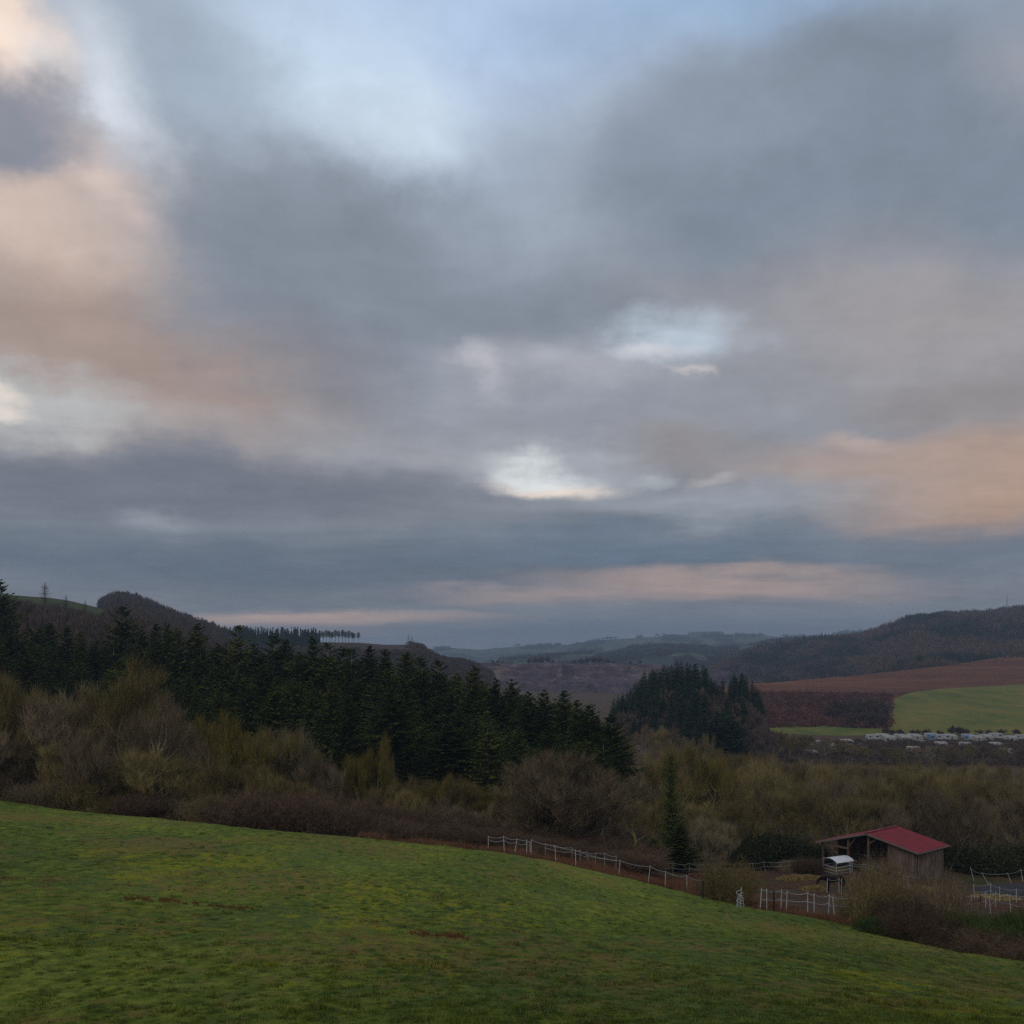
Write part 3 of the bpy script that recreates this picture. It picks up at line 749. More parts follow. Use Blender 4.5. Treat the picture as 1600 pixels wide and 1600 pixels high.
def make_spruce(seed, h=22.0, rad=3.2, base=0.18, whorls=40, per=7, sparse=0.0, droop=0.35, spray=0.62):
    r = np.random.default_rng(seed)
    Bp, Bd, Bl = [], [], []
    for i in range(whorls):
        t = i / (whorls - 1)
        z = h * (base + (0.985 - base) * t)
        prof = (1 - t) ** 0.70 * (0.35 + 0.65 * min(1, t / 0.12)) if base < 0.3 else (1 - t) ** 0.7 * min(1, 0.3 + t / 0.3)
        L = rad * prof * (0.85 + 0.3 * r.random()) + 0.22
        k = per if t < 0.85 else max(4, per - 2)
        if r.random() < sparse: k = max(2, k // 2)
        a0 = r.random() * 6.28
        for j in range(k):
            a = a0 + 6.28 * j / k + 0.3 * r.normal()
            l = L * (0.50 + 0.70 * r.random())
            Bp.append((0, 0, z + 0.15 * r.normal())); Bd.append((math.cos(a), math.sin(a), t)); Bl.append(l * 1.28)
    Bp = np.array(Bp); Bd = np.array(Bd); Bl = np.array(Bl)
    Bt = 0.15 + 0.6 * r.random(len(Bl))
    tcol = Bd[:, 2]; hd = np.stack([Bd[:, 0], Bd[:, 1], 0 * tcol], 1)
    ns = 7
    V, T = [], []
    side = np.stack([-hd[:, 1], hd[:, 0], 0 * tcol], 1)
    slope = (0.35 * tcol - droop * (1 - tcol))[:, None]
    for s in np.linspace(0.12, 1.0, ns):
        keep = r.random(len(Bl)) > 0.06
        p = Bp + hd * (Bl * s)[:, None] + np.array([0, 0, 1.0]) * ((slope[:, 0] * s + 0.22 * s * s) * Bl)[:, None]
        for q in (-1, 1, 0, 2):
            lat = (0.30 * Bl * (1.15 - s) + 0.22) * spray * 1.5 * (0.7 + 0.6 * r.random(len(Bl)))
            if q == 0:
                d = hd * 0.9 + np.array([0, 0, -0.25]) + 0.2 * r.normal(size=hd.shape)
                lat = lat * 0.7
            elif q == 2:
                d = hd * 0.25 + np.array([0, 0, -0.9]) + 0.3 * r.normal(size=hd.shape)
                lat = lat * 0.55
            else:
                d = side * q * 0.85 + hd * 0.55 + np.array([0, 0, -0.25]) + 0.18 * r.normal(size=hd.shape)
            tip = p + unit(d) * lat[:, None]
            w = (0.10 + 0.045 * Bl) * (0.7 + 0.6 * r.random(len(Bl)))
            ax = unit(hd + 0.4 * r.normal(size=hd.shape)) * w[:, None]
            tri = np.stack([p - ax, p + ax, tip], 1)[keep]
            V.append(tri.reshape(-1, 3)); T.append(np.repeat((Bt[keep] + 0.14 * r.normal(size=len(tri))), 3))
    V = np.concatenate(V); T = np.clip(np.concatenate(T), 0, 1)
    Fc = np.arange(len(V)).reshape(-1, 3)
    n = 10; zs = np.linspace(-0.6, h * 0.99, n + 1)
    A = np.stack([0 * zs[:-1], 0 * zs[:-1], zs[:-1]], 1); B = np.stack([0 * zs[1:], 0 * zs[1:], zs[1:]], 1)
    rr = 0.012 * h * (1 - np.clip(zs, 0, h) / h) + 0.02
    VT, FT = prisms(A, B, rr[:-1], rr[1:], 6)
    # dead stubs and bare limbs up the lower trunk
    m = 26; zz = h * base * (0.3 + 0.9 * r.random(m)); an = r.random(m) * 6.28
    A = np.stack([0 * zz, 0 * zz, zz], 1); B = A + np.stack([np.cos(an), np.sin(an), 0 * an - 0.15], 1) * (0.6 + 1.2 * r.random(m))[:, None]
    v, f = prisms(A, B, np.full(m, 0.03), np.full(m, 0.01), 4)
    FT = np.concatenate([FT, f + len(VT)]); VT = np.concatenate([VT, v])
    return (VT, FT), (V, Fc, T)

# ---- prototypes as mesh data
def proto_tree(name, data, trunk_mat, crown_mat):
    (VT, FT), (VC, FC, tt) = data
    a = mesh_np(name + '_trunk', VT, FT, None, True); a.materials.append(trunk_mat)
    b = mesh_np(name + '_crown', VC, FC, tt); b.materials.append(crown_mat)
    return a, b

def place_tree(name, proto, loc, sxy, sz, rz, tilt=0.0):
    """thing > trunk, crown"""
    e = empty(name, loc, rz)
    e.rotation_euler = (tilt, tilt * 0.5, rz)
    e.scale = (sxy, sxy, sz)
    obj('trunk', proto[0], None, e); obj('crown', proto[1], None, e)
    return e
def place_one(name, me, loc, sxy, sz, rz):
    o = obj(name, me)
    o.location = loc; o.scale = (sxy, sxy, sz); o.rotation_euler = (0, 0, rz)
    return o

ORD = ['first', 'second', 'third', 'fourth', 'fifth', 'sixth', 'seventh', 'eighth', 'ninth', 'tenth', 'eleventh', 'twelfth', 'thirteenth',
       'fourteenth', 'fifteenth', 'sixteenth', 'seventeenth', 'eighteenth', 'nineteenth', 'twentieth'] + \
      ['twenty-' + q for q in 'first second third fourth fifth sixth seventh eighth ninth'.split()] + ['thirtieth'] + \
      ['thirty-' + q for q in 'first second third fourth fifth sixth seventh eighth ninth'.split()] + ['fortieth'] + \
      ['forty-' + q for q in 'first second third fourth fifth sixth seventh eighth ninth'.split()]
def label_zone(items, zones, text, cat, group):
    """items (object, px); zones (px limit, phrase): label each by its order within its zone"""
    by = {}
    for o, px in sorted(items, key=lambda q: q[1]):
        z = next((ph for lim, ph in zones if px < lim), zones[-1][1])
        by.setdefault(z, []).append(o)
    for z, os_ in by.items():
        for i, o in enumerate(os_):
            if len(os_) == 1: lab = f'{text} {z}'
            else: lab = f'{ORD[i]} {text} {z}, from the left'
            setp(o, lab, cat, group)

# ------------------------------------------------------------------ spruce stand
SP = [proto_tree('spruce', make_spruce(20 + i, 22, rad, base, 44, per, sparse, droop), m_bark_grey if i % 2 else m_bark, m_spruce)
      for i, (rad, base, per, sparse, droop) in enumerate([(3.4, .10, 8, .05, .30), (3.0, .22, 7, .15, .40), (3.8, .16, 8, .12, .25), (2.7, .30, 7, .25, .45), (3.2, .40, 7, .2, .35), (4.2, .12, 7, .3, .15),
                                                           (3.6, .35, 6, .45, .50), (2.9, .18, 9, .35, .10), (3.3, .48, 6, .30, .55), (4.4, .20, 6, .5, .35)])]
SKY_TIPS = [(-70, 960), (-30, 940), (8, 905), (45, 985), (72, 972), (102, 978), (126, 985), (150, 1000), (190, 944), (222, 985), (243, 975), (263, 976), (284, 982), (311, 974),
            (340, 1005), (366, 975), (398, 1005), (430, 989), (448, 999), (470, 1018), (488, 994), (514, 1003), (532, 1010), (549, 1012), (577, 1009), (604, 1014), (637, 1018), (652, 1046),
            (665, 1024), (687, 1030), (716, 1051), (740, 1040), (775, 1060), (800, 1061), (829, 1081), (856, 1077), (881, 1079), (905, 1094), (922, 1100), (955, 1112)]
tipx = [a for a, _ in SKY_TIPS]; tipy = [b for _, b in SKY_TIPS]
back, inner = [], []
for i, (px, py) in enumerate(SKY_TIPS):
    Y = float(np.interp(px, [-70, 0, 300, 600, 800, 960], [225, 220, 205, 190, 175, 150])) * (0.97 + 0.06 * rnd.random())
    b = at(px, Y, -0.3)
    h = P(px, py, Y).z - b.z
    kind = 5 if px in (190, 8, 955) else rnd.choice([0, 1, 2, 3, 5, 6, 7, 9, 9])
    e = place_tree('spruce_tree', SP[kind], b, h / 22 * (1.15 + 0.4 * rnd.random()) * (1.15 if px == 190 else 1), h / 22, rnd.random() * 6.28, rnd.uniform(-.035, .035))
    back.append((e, px))
for ri, (Y0, step, drop) in enumerate([(192, 19, 20), (176, 24, 55), (158, 25, 92), (147, 27, 120)]):
    px = -80 + ri * 9
    while px < 960:
        pj = px + rnd.uniform(-9, 9)
        Y = Y0 * (0.98 + 0.05 * rnd.random()) * float(np.interp(pj, [0, 400, 800, 960], [1.10, 1.04, 0.98, .95]))
        b = at(pj, Y, -0.3)
        sky_y = float(np.interp(pj, tipx, blur(np.array([tipy]).astype(float), 1.2, 1)[0]))
        tip = sky_y + drop * (0.35 + 1.1 * rnd.random()) * float(np.interp(pj, [0, 700, 960], [1.1, 1.0, 0.55])) + 6
        h = P(pj, tip, Y).z - b.z
        if h > 5:
            e = place_tree('spruce_tree', SP[rnd.choice([0, 1, 2, 3, 4, 6, 7, 8, 9])], b, max(h, 15) / 22 * (1.2 + 0.5 * rnd.random()), h / 22, rnd.random() * 6.28, rnd.uniform(-.04, .04))
            inner.append((e, pj, ri))
        px += step
SPZ = [(165, "below the left hilltop pasture"), (300, "below the bare dark knoll"), (500, "below the spruce ridge"), (610, "below the row of thin pines"),
       (720, "below the hilltop masts"), (860, "before the quarry's left half"), (2000, "at the stand's right end")]
label_zone(back, SPZ, 'dark spruce on the stand skyline', 'spruce', 'spruces along the skyline of the dark stand')
RN = ['second row spruce', 'third row spruce', 'fourth row spruce', 'front-row spruce']
for ri in range(4):
    label_zone([(e, p) for e, p, q in inner if q == ri], [(l, z.replace('hilltop masts', 'masts').replace("the quarry's left half", 'the quarry').replace('-covered', '').replace("spruce ridge", "conifer ridge").replace('bare dark knoll', 'knoll').replace("at the stand's right end", 'at the right end').replace("the left hilltop pasture", "the pasture").replace("the row of thin pines", "the thin pines")) for l, z in SPZ],
               RN[ri], 'spruce', 'spruces inside the dark stand')

# ------------------------------------------------------------------ bare trees
BT = {
    'olive': [proto_tree('bare', make_bare(50 + i, 12, w, st, 4, 1.1, .023, up), m_bark_moss, m_tw_olive) for i, (w, st, up) in enumerate([(9, 1, .55), (8, 5, .7), (10, 1, .35), (9, 7, .6), (8, 3, .8)])],
    'brown': [proto_tree('bare', make_bare(60 + i, 12, w, st, 4, 1.05, .022, up), m_bark if i % 2 else m_bark_grey, m_tw_brown) for i, (w, st, up) in enumerate([(10, 1, .35), (9, 6, .6), (8, 1, .6), (9, 4, .5)])],
    'yellow': [proto_tree('bare', make_bare(70, 12, 8, 7, 4, 1.0, .028, .8), m_bark_moss, m_tw_yellow), proto_tree('bare', make_bare(71, 12, 9, 3, 5, 1.0, .028, .7), m_bark_moss, m_tw_yellow)],
    'round': [proto_tree('bare', make_bare(80, 12, 13, 6, 7, 1.0, .024, .25), m_bark, m_tw_brown)],
    'pale': [proto_tree('bare', make_bare(81, 12, 9, 5, 5, 1.0, .028, .4), m_bark_grey, m_tw_pale)],
}
KW = {'olive': 'lichen-olive', 'brown': 'grey-brown', 'yellow': 'yellow-lichened', 'round': 'broad rounded brown', 'pale': 'pale-twigged'}
def bare(px, top, wpx, Y, kind, py_base=None):
    b = at(px, Y, -0.2)
    h = P(px, top, Y).z - b.z
    pr = rnd.choice(BT[kind]); nomw = {'round': 13}.get(kind, 9)
    return place_tree('bare_tree', pr, b, (wpx / F * Y) / nomw, h / 12, rnd.random() * 6.28)
named = []
for (px, top, w, Y, kind, lab) in [
    (8, 1046, 190, 108, 'olive', 'tall olive bare tree cut by the left picture edge'),
    (80, 1066, 150, 104, 'brown', 'grey-brown bare tree between the two tallest olive trees'),
    (165, 1026, 215, 104, 'olive', 'tallest olive bare tree with wide fan crown at left'),
    (214, 1076, 175, 100, 'brown', 'bare tree with dark visible trunk right of the tallest olive tree'),
    (275, 1108, 110, 108, 'brown', 'brown bare tree in front of the spruces beside the dark-trunked tree'),
    (322, 1135, 100, 100, 'brown', 'low brown bare tree left of the yellow-green crown'),
    (385, 1118, 150, 102, 'yellow', 'bare tree with yellow-green crown and upright shoots'),
    (440, 1138, 130, 103, 'pale', 'pale grey bare tree right of the yellow-green crown'),
    (492, 1180, 100, 104, 'brown', 'small brown bare tree left of the yellow pollard'),
    (576, 1150, 74, 108, 'yellow', 'bright yellow pollard-like bare tree before the spruces'),
    (886, 1172, 185, 100, 'round', 'broad rounded bare tree standing alone above the hedge'),
    (1092, 1158, 120, 150, 'yellow', 'yellowish bare tree behind the slim single spruce'),
    (1114, 1276, 70, 113, 'pale', 'straw-pale arching bare tree beside the dark conifer'),
]:
    setp(bare(px, top, w, Y, kind), lab, 'bare tree', 'bare trees behind the meadow')
rows = [
    (-60, 560, 42, 114, lambda p: np.interp(p, [-60, 160, 300, 420, 560], [1080, 1090, 1145, 1170, 1212]), ['olive', 'brown', 'olive', 'olive'], 150, 'at left meadow edge, rear'),
    (-50, 520, 46, 99, lambda p: np.interp(p, [-60, 160, 300, 420, 520], [1135, 1150, 1185, 1200, 1228]), ['olive', 'brown'], 120, 'at left meadow edge, front'),
    (535, 860, 34, 112, lambda p: np.interp(p, [535, 640, 700, 800, 860], [1205, 1212, 1222, 1228, 1222]), ['olive', 'brown', 'yellow', 'olive'], 90, 'between hedge and spruces'),
    (545, 980, 44, 102, lambda p: np.interp(p, [535, 700, 800, 860, 980], [1235, 1245, 1250, 1255, 1240]), ['brown', 'olive', 'brown'], 90, 'behind the brown hedge'),
    (975, 1700, 36, 215, lambda p: np.interp(p, [975, 1050, 1150, 1300, 1500, 1700], [1155, 1150, 1170, 1188, 1190, 1184]), ['olive', 'brown', 'olive'], 75, 'in valley wood, back-row'),
    (970, 1700, 34, 175, lambda p: np.interp(p, [970, 1060, 1150, 1250, 1400, 1700], [1180, 1175, 1188, 1184, 1196, 1190]), ['olive', 'brown', 'olive', 'olive'], 85, 'in valley wood, middle-row'),
    (985, 1700, 40, 150, lambda p: np.interp(p, [970, 1060, 1200, 1400, 1700], [1205, 1205, 1200, 1206, 1200]), ['olive', 'brown', 'olive'], 100, 'in valley wood, near-row'),
    (990, 1700, 40, 131, lambda p: np.interp(p, [970, 1100, 1200, 1400, 1700], [1240, 1250, 1228, 1238, 1228]), ['olive', 'brown', 'brown'], 100, 'behind the paddocks and barn'),
    (975, 1110, 26, 290, lambda p: np.interp(p, [975, 1110], [1128, 1150]), ['brown', 'olive'], 42, 'below the distant spruce mound'),
    (1155, 1340, 19, 395, lambda p: np.interp(p, [1155, 1340], [1134, 1158]), ['brown', 'olive'], 34, 'around the left caravans'),
    (1330, 1660, 26, 372, lambda p: 1163 + 0 * p, ['brown', 'olive'], 34, 'before the caravan rows'),
]
ZB = [(150, 'under the pasture'), (300, 'under the dark knoll'), (450, 'under the conifer ridge'), (620, 'under the thin pines'), (800, 'left of the round tree'),
      (990, 'beside the round tree'), (1150, 'near the slim spruce'), (1290, 'left of the barn'), (1480, 'above the barn'), (2500, 'right of the barn')]
for (x0, x1, st, Y0, tf, kinds, wpx, where) in rows:
    its = []; px = x0
    while px < x1:
        pj = px + rnd.uniform(-.3, .3) * st
        Y = Y0 * rnd.uniform(.96, 1.04)
        k = rnd.choice(kinds)
        e = bare(pj, float(tf(pj)) + rnd.uniform(-12, 16) * 110 / Y0, wpx * rnd.uniform(.6, 1.05), Y, k)
        its.append((e, pj, k)); px += st
    short = where.split(',')[0]; suf = where.split(', ')[1] + ' ' if ',' in where else ''
    for k in set(q for _, _, q in its):
        label_zone([(e, p) for e, p, q in its if q == k], [(lim, f'{short} {ph}') for lim, ph in ZB], f'{suf}{KW[k]} bare tree', 'bare tree', 'bare trees ' + short)

# single conifers in the valley and dark ivy-clad trees
e = place_tree('spruce_tree', SP[2], at(1048, 124, -.3), 0.36, (P(1048, 1176, 124).z - at(1048, 124).z) / 22, 1.0)
setp(e, 'slim solitary spruce with bushy pointed top in the valley wood', 'spruce')
for (px, top, w, Y, lab) in [(1062, 1285, 66, 112, 'dark dense low conifer left of the pale arching tree'), (1020, 1310, 60, 110, 'small dark conifer left of the dense low one')]:
    b = at(px, Y, -.3); h = P(px, top, Y).z - b.z
    setp(place_tree('conifer_tree', SP[0], b, w / F * Y / 7.5, h / 22, px), lab, 'conifer')
def leaf_clump(seed, h, wd, n=9000, s=.11):
    r = np.random.default_rng(seed)
    u = r.normal(size=(n, 3)); u = unit(u) * (r.random((n, 1)) ** 0.4)
    lump = 1 + 0.35 * np.sin(u[:, :1] * 5 + seed) * np.cos(u[:, 1:2] * 6) + .15 * r.normal(size=(n, 1))
    C = u * lump * np.array([wd / 2, wd / 2, h / 2]) + np.array([0, 0, h / 2])
    C[:, 2] = np.maximum(C[:, 2], 0.05)
    a = unit(r.normal(size=(n, 3))) * s * (0.6 + .8 * r.random((n, 1))); b = unit(np.cross(a, r.normal(size=(n, 3)))) * s * 0.6
    V = np.stack([C - a, C + b, C + a, C - b], 1).reshape(-1, 3)
    return V, np.arange(len(V)).reshape(-1, 4), np.repeat(np.clip(.5 + .3 * r.normal(size=n), 0, 1), 4)
ivy_me = []
for i in range(2):
    V, Fc, T = leaf_clump(300 + i, 4.2, 5.0)
    m = mesh_np('evergreen_bush', V, Fc, T); m.materials.append(m_ivy); ivy_me.append(m)
ivs = []
for px, top, w, Y in [(1165, 1315, 60, 125), (1195, 1300, 80, 126), (1232, 1305, 70, 127), (1268, 1318, 55, 124), (1500, 1318, 80, 127), (1548, 1325, 80, 124), (1590, 1318, 70, 127), (1640, 1320, 80, 127)]:
    b = at(px, Y, -.2); h = P(px, top, Y).z - b.z
    ivs.append((place_one('evergreen_bush', rnd.choice(ivy_me), b, w / F * Y / 5.0, h / 4.2, rnd.random() * 6), px))
label_zone(ivs, [(1290, 'behind the paddock, left of the barn'), (2000, 'behind the paddock, right of the barn')], 'dark evergreen bush', 'bush', 'dark evergreen bushes at the wood edge')

# ------------------------------------------------------------------ hedge and bushes
BU = {k: [] for k in ('red', 'olive', 'brown', 'broom', 'scrub')}
for k, mt in (('red', m_tw_red), ('olive', m_tw_olive), ('brown', m_tw_brown), ('broom', m_broom), ('scrub', m_tw_olive)):
    for i in range(3 if k == 'red' else 2):
        V, Fc, T = make_bush(100 + i + 10 * len(k), 3.4, 6.0, {'red': 330, 'broom': 420, 'scrub': 260}.get(k, 120), 15 if k in ('red', 'broom') else 9, .020 if k != 'broom' else .03, .35 if k == 'red' else .45)
        m = mesh_np('bush', V, Fc, T); m.materials.append(mt); BU[k].append(m)
hb = []
def bush(px, top, w, Y, kind, base=None):
    b = at(px, Y, -.15); h = max(P(px, top, Y).z - b.z, 0.6)
    return place_one('shrub', rnd.choice(BU[kind]), b, w / F * Y / 6.0, h / 3.4, rnd.random() * 6.28)
HTOP = ([-80, 40, 150, 300, 430, 480, 560, 650, 750, 850, 930, 990, 1010], [1205, 1212, 1232, 1238, 1230, 1234, 1262, 1272, 1282, 1300, 1312, 1325, 1335])
for ri, (Y0, st, dz) in enumerate([(97, 34, 0), (91, 36, 14)]):
    px = -80 + 13 * ri
    while px < 1000:
        pj = px + rnd.uniform(-8, 8)
        Yb = Y0 + (2 if pj > 700 else -2)
        hb.append((bush(pj, float(np.interp(pj, *HTOP)) + dz + (rnd.uniform(-5, 7) if pj > 360 else rnd.uniform(-26, 18)), rnd.uniform(90, 125) if pj > 360 else rnd.uniform(50, 95), (Yb if pj > 300 else Yb + 5) * rnd.uniform(.99, 1.01), 'red' if pj > 330 else rnd.choice(['olive', 'brown', 'brown', 'red', 'scrub'])), pj, ri))
        px += st
for ri, w in ((0, 'rear blackthorn shrub of the hedge'), (1, 'front blackthorn shrub of the hedge')):
    label_zone([(e, p) for e, p, q in hb if q == ri], [(300, 'under the left bare trees'), (450, 'below the yellow-green crown'), (640, 'below the yellow pollard'), (800, 'before the stand'), (2000, 'below the broad round tree')], w, 'shrub', 'shrubs of the brown hedge')
for px, top, w, Y, k, lab in [
    (1140, 1340, 85, 74, 'olive', 'olive twiggy bush on the meadow edge left of the white gate tapes'),
    (1122, 1366, 70, 76, 'brown', 'low brown bush hugging the left of the olive twiggy bush'),
    (1372, 1356, 105, 62, 'olive', 'tall olive bush in front of the barn, right of the horse'),
    (1410, 1402, 90, 60, 'red', 'low purplish bush between the two tall bushes before the barn'),
    (1340, 1400, 60, 64, 'olive', 'small olive bush on the left of the tall bush by the horse'),
    (1462, 1362, 120, 61, 'brown', 'wide brown bush with dark forked stem below the barn end wall'),
    (1445, 1425, 120, 56, 'red', 'low brown bramble mass under the wide brown bush'),
    (1520, 1432, 95, 56, 'broom', 'dark green broom bush by the paddock corner'),
    (1572, 1440, 95, 54, 'broom', 'dark green broom bush at the right picture edge'),
    (1625, 1425, 110, 54, 'broom', 'dark green broom bush cut by the right picture edge'),
    (1400, 1440, 110, 57, 'broom', 'dark green undergrowth clump below the purplish bush'),
    (1560, 1462, 130, 52, 'red', 'brown bramble in front of the broom bushes'),
    (1490, 1452, 110, 54, 'red', 'brown bramble left of the broom bushes'),
    (1378, 1334, 70, 98, 'brown', 'thin brown bush growing before the open barn bays'),
    (1240, 1345, 60, 122, 'brown', 'low brown bush beyond the back paddock fence'),
    (1262, 1340, 44, 116, 'red', 'rusty bush left of the small hay shelter'),
]:
    setp(bush(px, top, w, Y, k), lab, 'bush', 'bushes around the paddocks')

# dry weeds along the meadow edge and blades of the meadow
def blades(name, X, Y, Z, hgt, wid, r, mat, label, cat, lean=0.45):
    n = len(X)
    A = np.stack([X, Y, Z - 0.02], 1)
    an = r.random(n) * 6.283
    s = np.stack([np.cos(an), np.sin(an), 0 * an], 1) * (wid * 0.5)[:, None]
    la = r.random(n) * 6.283
    B = A + np.stack([np.cos(la) * lean, np.sin(la) * lean, np.ones(n)], 1) * hgt[:, None] * np.stack([r.random(n), r.random(n), 0.6 + 0.4 * r.random(n)], 1)
    V = np.stack([A - s, A + s, B], 1).reshape(-1, 3)
    T = np.repeat(r.random(n), 3)
    o = obj(name, mesh_np(name, V, np.arange(3 * n).reshape(-1, 3), T), mat)
    return setp(o, label, cat, kind='stuff')
r = np.random.default_rng(5)
N = 1900000
px = r.uniform(-160, 1760, N)
# spread evenly over the picture rows, so near ground gets more blades
uu = r.random(N)
Yn = 8.5
v0 = 1 / Yn; v1 = 1 / edgeY(px)
Y = 1 / (v0 + (v1 - v0) * uu ** 0.85)
x = (px - 800) / F * Y
dens = 0.55 * fbm(x / 0.17, Y / 0.33, 3) + 0.45 * fbm(x / 0.8, Y / 1.3, 3); dens2 = fbm(x / 4.0 + 50, Y / 4.0, 2)
keep = r.random(N) < np.clip(0.45 + (dens - 0.45) * 2.2, 0.35, 1)
px, Y, x, dens, dens2 = px[keep], Y[keep], x[keep], dens[keep], dens2[keep]
n = len(px)
hg = (0.026 + 0.55 * np.clip(dens - 0.60, 0, 1) ** 1.1 + 0.014 * dens2) * (0.5 + 0.9 * r.random(n)) * (1 + Y / 120)
wd = (0.005 + 0.00042 * Y) * (0.7 + 0.6 * r.random(n))
blades('grass', x, Y, Hs(px, Y), hg, wd, r, m_grass, 'short patchy winter grass covering the sloping meadow', 'grass', 0.9)
# darker tussocks dotted through the turf
nt_ = 4200
cpx = r.uniform(-160, 1760, nt_); cu = r.random(nt_)
cY = 1 / (1 / 9.5 + (1 / edgeY(cpx) - 1 / 9.5) * cu ** 0.8)
cx_ = (cpx - 800) / F * cY
kk = fbm(cx_ / 7 + 40, cY / 9, 3) > 0.44
cpx, cY, cx_ = cpx[kk], cY[kk], cx_[kk]
nb = 60
rad_ = (0.025 + 0.085 * r.random(len(cpx)) ** 3) * (1 + cY / 70)
an = r.random((len(cpx), nb)) * 6.283; q = np.sqrt(r.random((len(cpx), nb))) * rad_[:, None]
X_ = (cx_[:, None] + np.cos(an) * q).ravel(); Y_ = (cY[:, None] + np.sin(an) * q * 1.6).ravel()
hh = (np.repeat(0.03 + 0.7 * rad_ * (0.4 + 0.5 * r.random(len(cpx))), nb)) * (0.6 + 0.6 * r.random(len(X_)))
m_tuss = mat_foliage('tussock_grass', [(0.0, (0.028, 0.048, 0.008)), (0.35, (0.062, 0.090, 0.016)), (0.7, (0.120, 0.135, 0.035))], 0.1)
blades('grass_tufts', X_, Y_, Hs(800 + F * X_ / Y_, Y_), hh, (0.006 + 0.00045 * Y_), r, m_tuss, 'small dark green tussocks dotted over the meadow', 'grass tufts', 0.8)
# edge weeds
N = 170000
px = r.uniform(560, 1750, N)
E = edgeY(px)
Y = E * np.interp(px, [560, 700, 1000, 1300, 1750], [0.975, .965, .985, .98, .98]) + np.abs(r.normal(size=N)) * np.interp(px, [560, 700, 900, 1300], [3.0, 9, 9, 5])
x = (px - 800) / F * Y
kp = fbm(x / 1.6, Y / 1.6, 3) > 0.42 + 0.2 * r.random(N)
px, Y, x = px[kp], Y[kp], x[kp]; n = len(px)
blades('dry_weeds', x, Y, Hs(px, Y), 0.18 + 0.55 * r.random(n) * fbm(x / 3, Y / 3, 2) * 1.6, 0.02 + 0.02 * r.random(n), r, m_weeds,
       'rust brown dry weeds fringing the lower edge of the meadow', 'weeds', 0.35)
# rough paddock and valley grass
N = 130000
px = r.uniform(1000, 1720, N)
Y = r.uniform(60, 135, N); Y = np.maximum(Y, edgeY(px) + 1)
x = (px - 800) / F * Y
kp = fbm(x / 5 + 9, Y / 5, 3) > 0.50 + 0.1 * r.random(N)
px, Y, x = px[kp], Y[kp], x[kp]; n = len(px)
blades('rough_grass', x, Y, Hs(px, Y), 0.06 + 0.16 * r.random(n), 0.03 + 0.03 * r.random(n), r, m_weeds,
       'tufts of brown rough grass in the horse paddocks', 'rough grass', 0.5)
# red sorrel streaks in the meadow
sx, sy = [], []
for (x0, y0, x1, y1, nn, wv) in [(195, 1401, 395, 1420, 5200, .35), (640, 1455, 735, 1470, 2600, .35), (-10, 1368, 90, 1380, 1200, .5), (560, 1440, 660, 1452, 900, .4)]:
    tt = r.random(nn); px_ = x0 + (x1 - x0) * tt
    for a, b in zip(px_, y0 + (y1 - y0) * tt):
        sx.append(a); sy.append(b)
sx = np.array(sx); sy = np.array(sy)
gy = np.exp(np.linspace(math.log(8), math.log(90), 500))
YY = np.array([gy[np.argmax(tab(np.full_like(gy, a), gy) <= b)] for a, b in zip(sx[::20], sy[::20])])
YY = np.repeat(YY, 20)[:len(sx)] + 0.45 * r.normal(size=len(sx))
kp = (fbm(sx / 9.0, YY * 1.2, 3) > 0.46) & (r.random(len(sx)) < .85)
px, Y = sx[kp], YY[kp]; x = (px - 800) / F * Y; n = len(px)
blades('red_stalks', x, Y, Hs(px, Y), 0.03 + 0.08 * r.random(n), 0.012 + 0.012 * r.random(n), r, m_sorrel,
       'thin streaks of dark red weed stalks across the meadow', 'weeds', 0.6)

# ------------------------------------------------------------------ far woods
def wood_mesh(name, C, hgt, rad, tint, mat, label, cat, k=26, conifer=False, seed=1, limit=None):
    r = np.random.default_rng(seed)
    if limit is not None:
        px_ = 800 + F * C[:, 0] / C[:, 1]; top_ = HY - (C[:, 2] + hgt) * F / C[:, 1]
        q = top_ > limit(px_) + r.uniform(0, 3, len(px_))
        C, hgt, rad, tint = C[q], hgt[q], rad[q], tint[q]
    n = len(C)
    if conifer:
        # stacked hanging sprays: a narrow cone
        tt = r.random((n, k)) ** 0.8
        an = r.random((n, k)) * 6.283
        Rr = (1 - tt) * rad[:, None]
        tip = np.stack([np.cos(an) * Rr, np.sin(an) * Rr, tt * hgt[:, None] * 0.96], -1)
        A = np.stack([0 * an, 0 * an, np.minimum(tt * hgt[:, None] + rad[:, None] * 0.9, hgt[:, None])], -1)
        w = rad[:, None, None] * 0.34
    else:
        u = r.normal(size=(n, k, 3)); u = unit(u); u[..., 2] = np.abs(u[..., 2])
        tip = u * np.stack([rad, rad, hgt * 0.55], -1)[:, None, :] + np.array([0, 0, 1])[None, None] * (hgt * 0.45)[:, None, None]
        A = tip * r.uniform(.45, .85, (n, k, 1))
        w = rad[:, None, None] * 0.13
    s = unit(np.cross(tip - A, r.normal(size=tip.shape))) * w
    V = np.stack([A - s, A + s, tip], 2) + C[:, None, None, :]
    T = np.repeat(np.clip(tint[:, None] + 0.12 * r.normal(size=(n, k)), 0, 1).ravel(), 3)
    V = V.reshape(-1, 3)
    o = obj(name, mesh_np(name, V, np.arange(len(V)).reshape(-1, 3), T), mat)
    return setp(o, label, cat, kind='stuff')
def scatter(surf, px0, px1, Y0, Y1, n, seed, cond=None):
    r = np.random.default_rng(seed)
    px = r.uniform(px0, px1, n); Y = r.uniform(Y0, Y1, n)
    if cond is not None:
        k = cond(px, Y, r); px, Y = px[k], Y[k]
    z = surf(px, Y)
    return np.stack([(px - 800) / F * Y, Y, z - 0.3], 1), px, Y, r
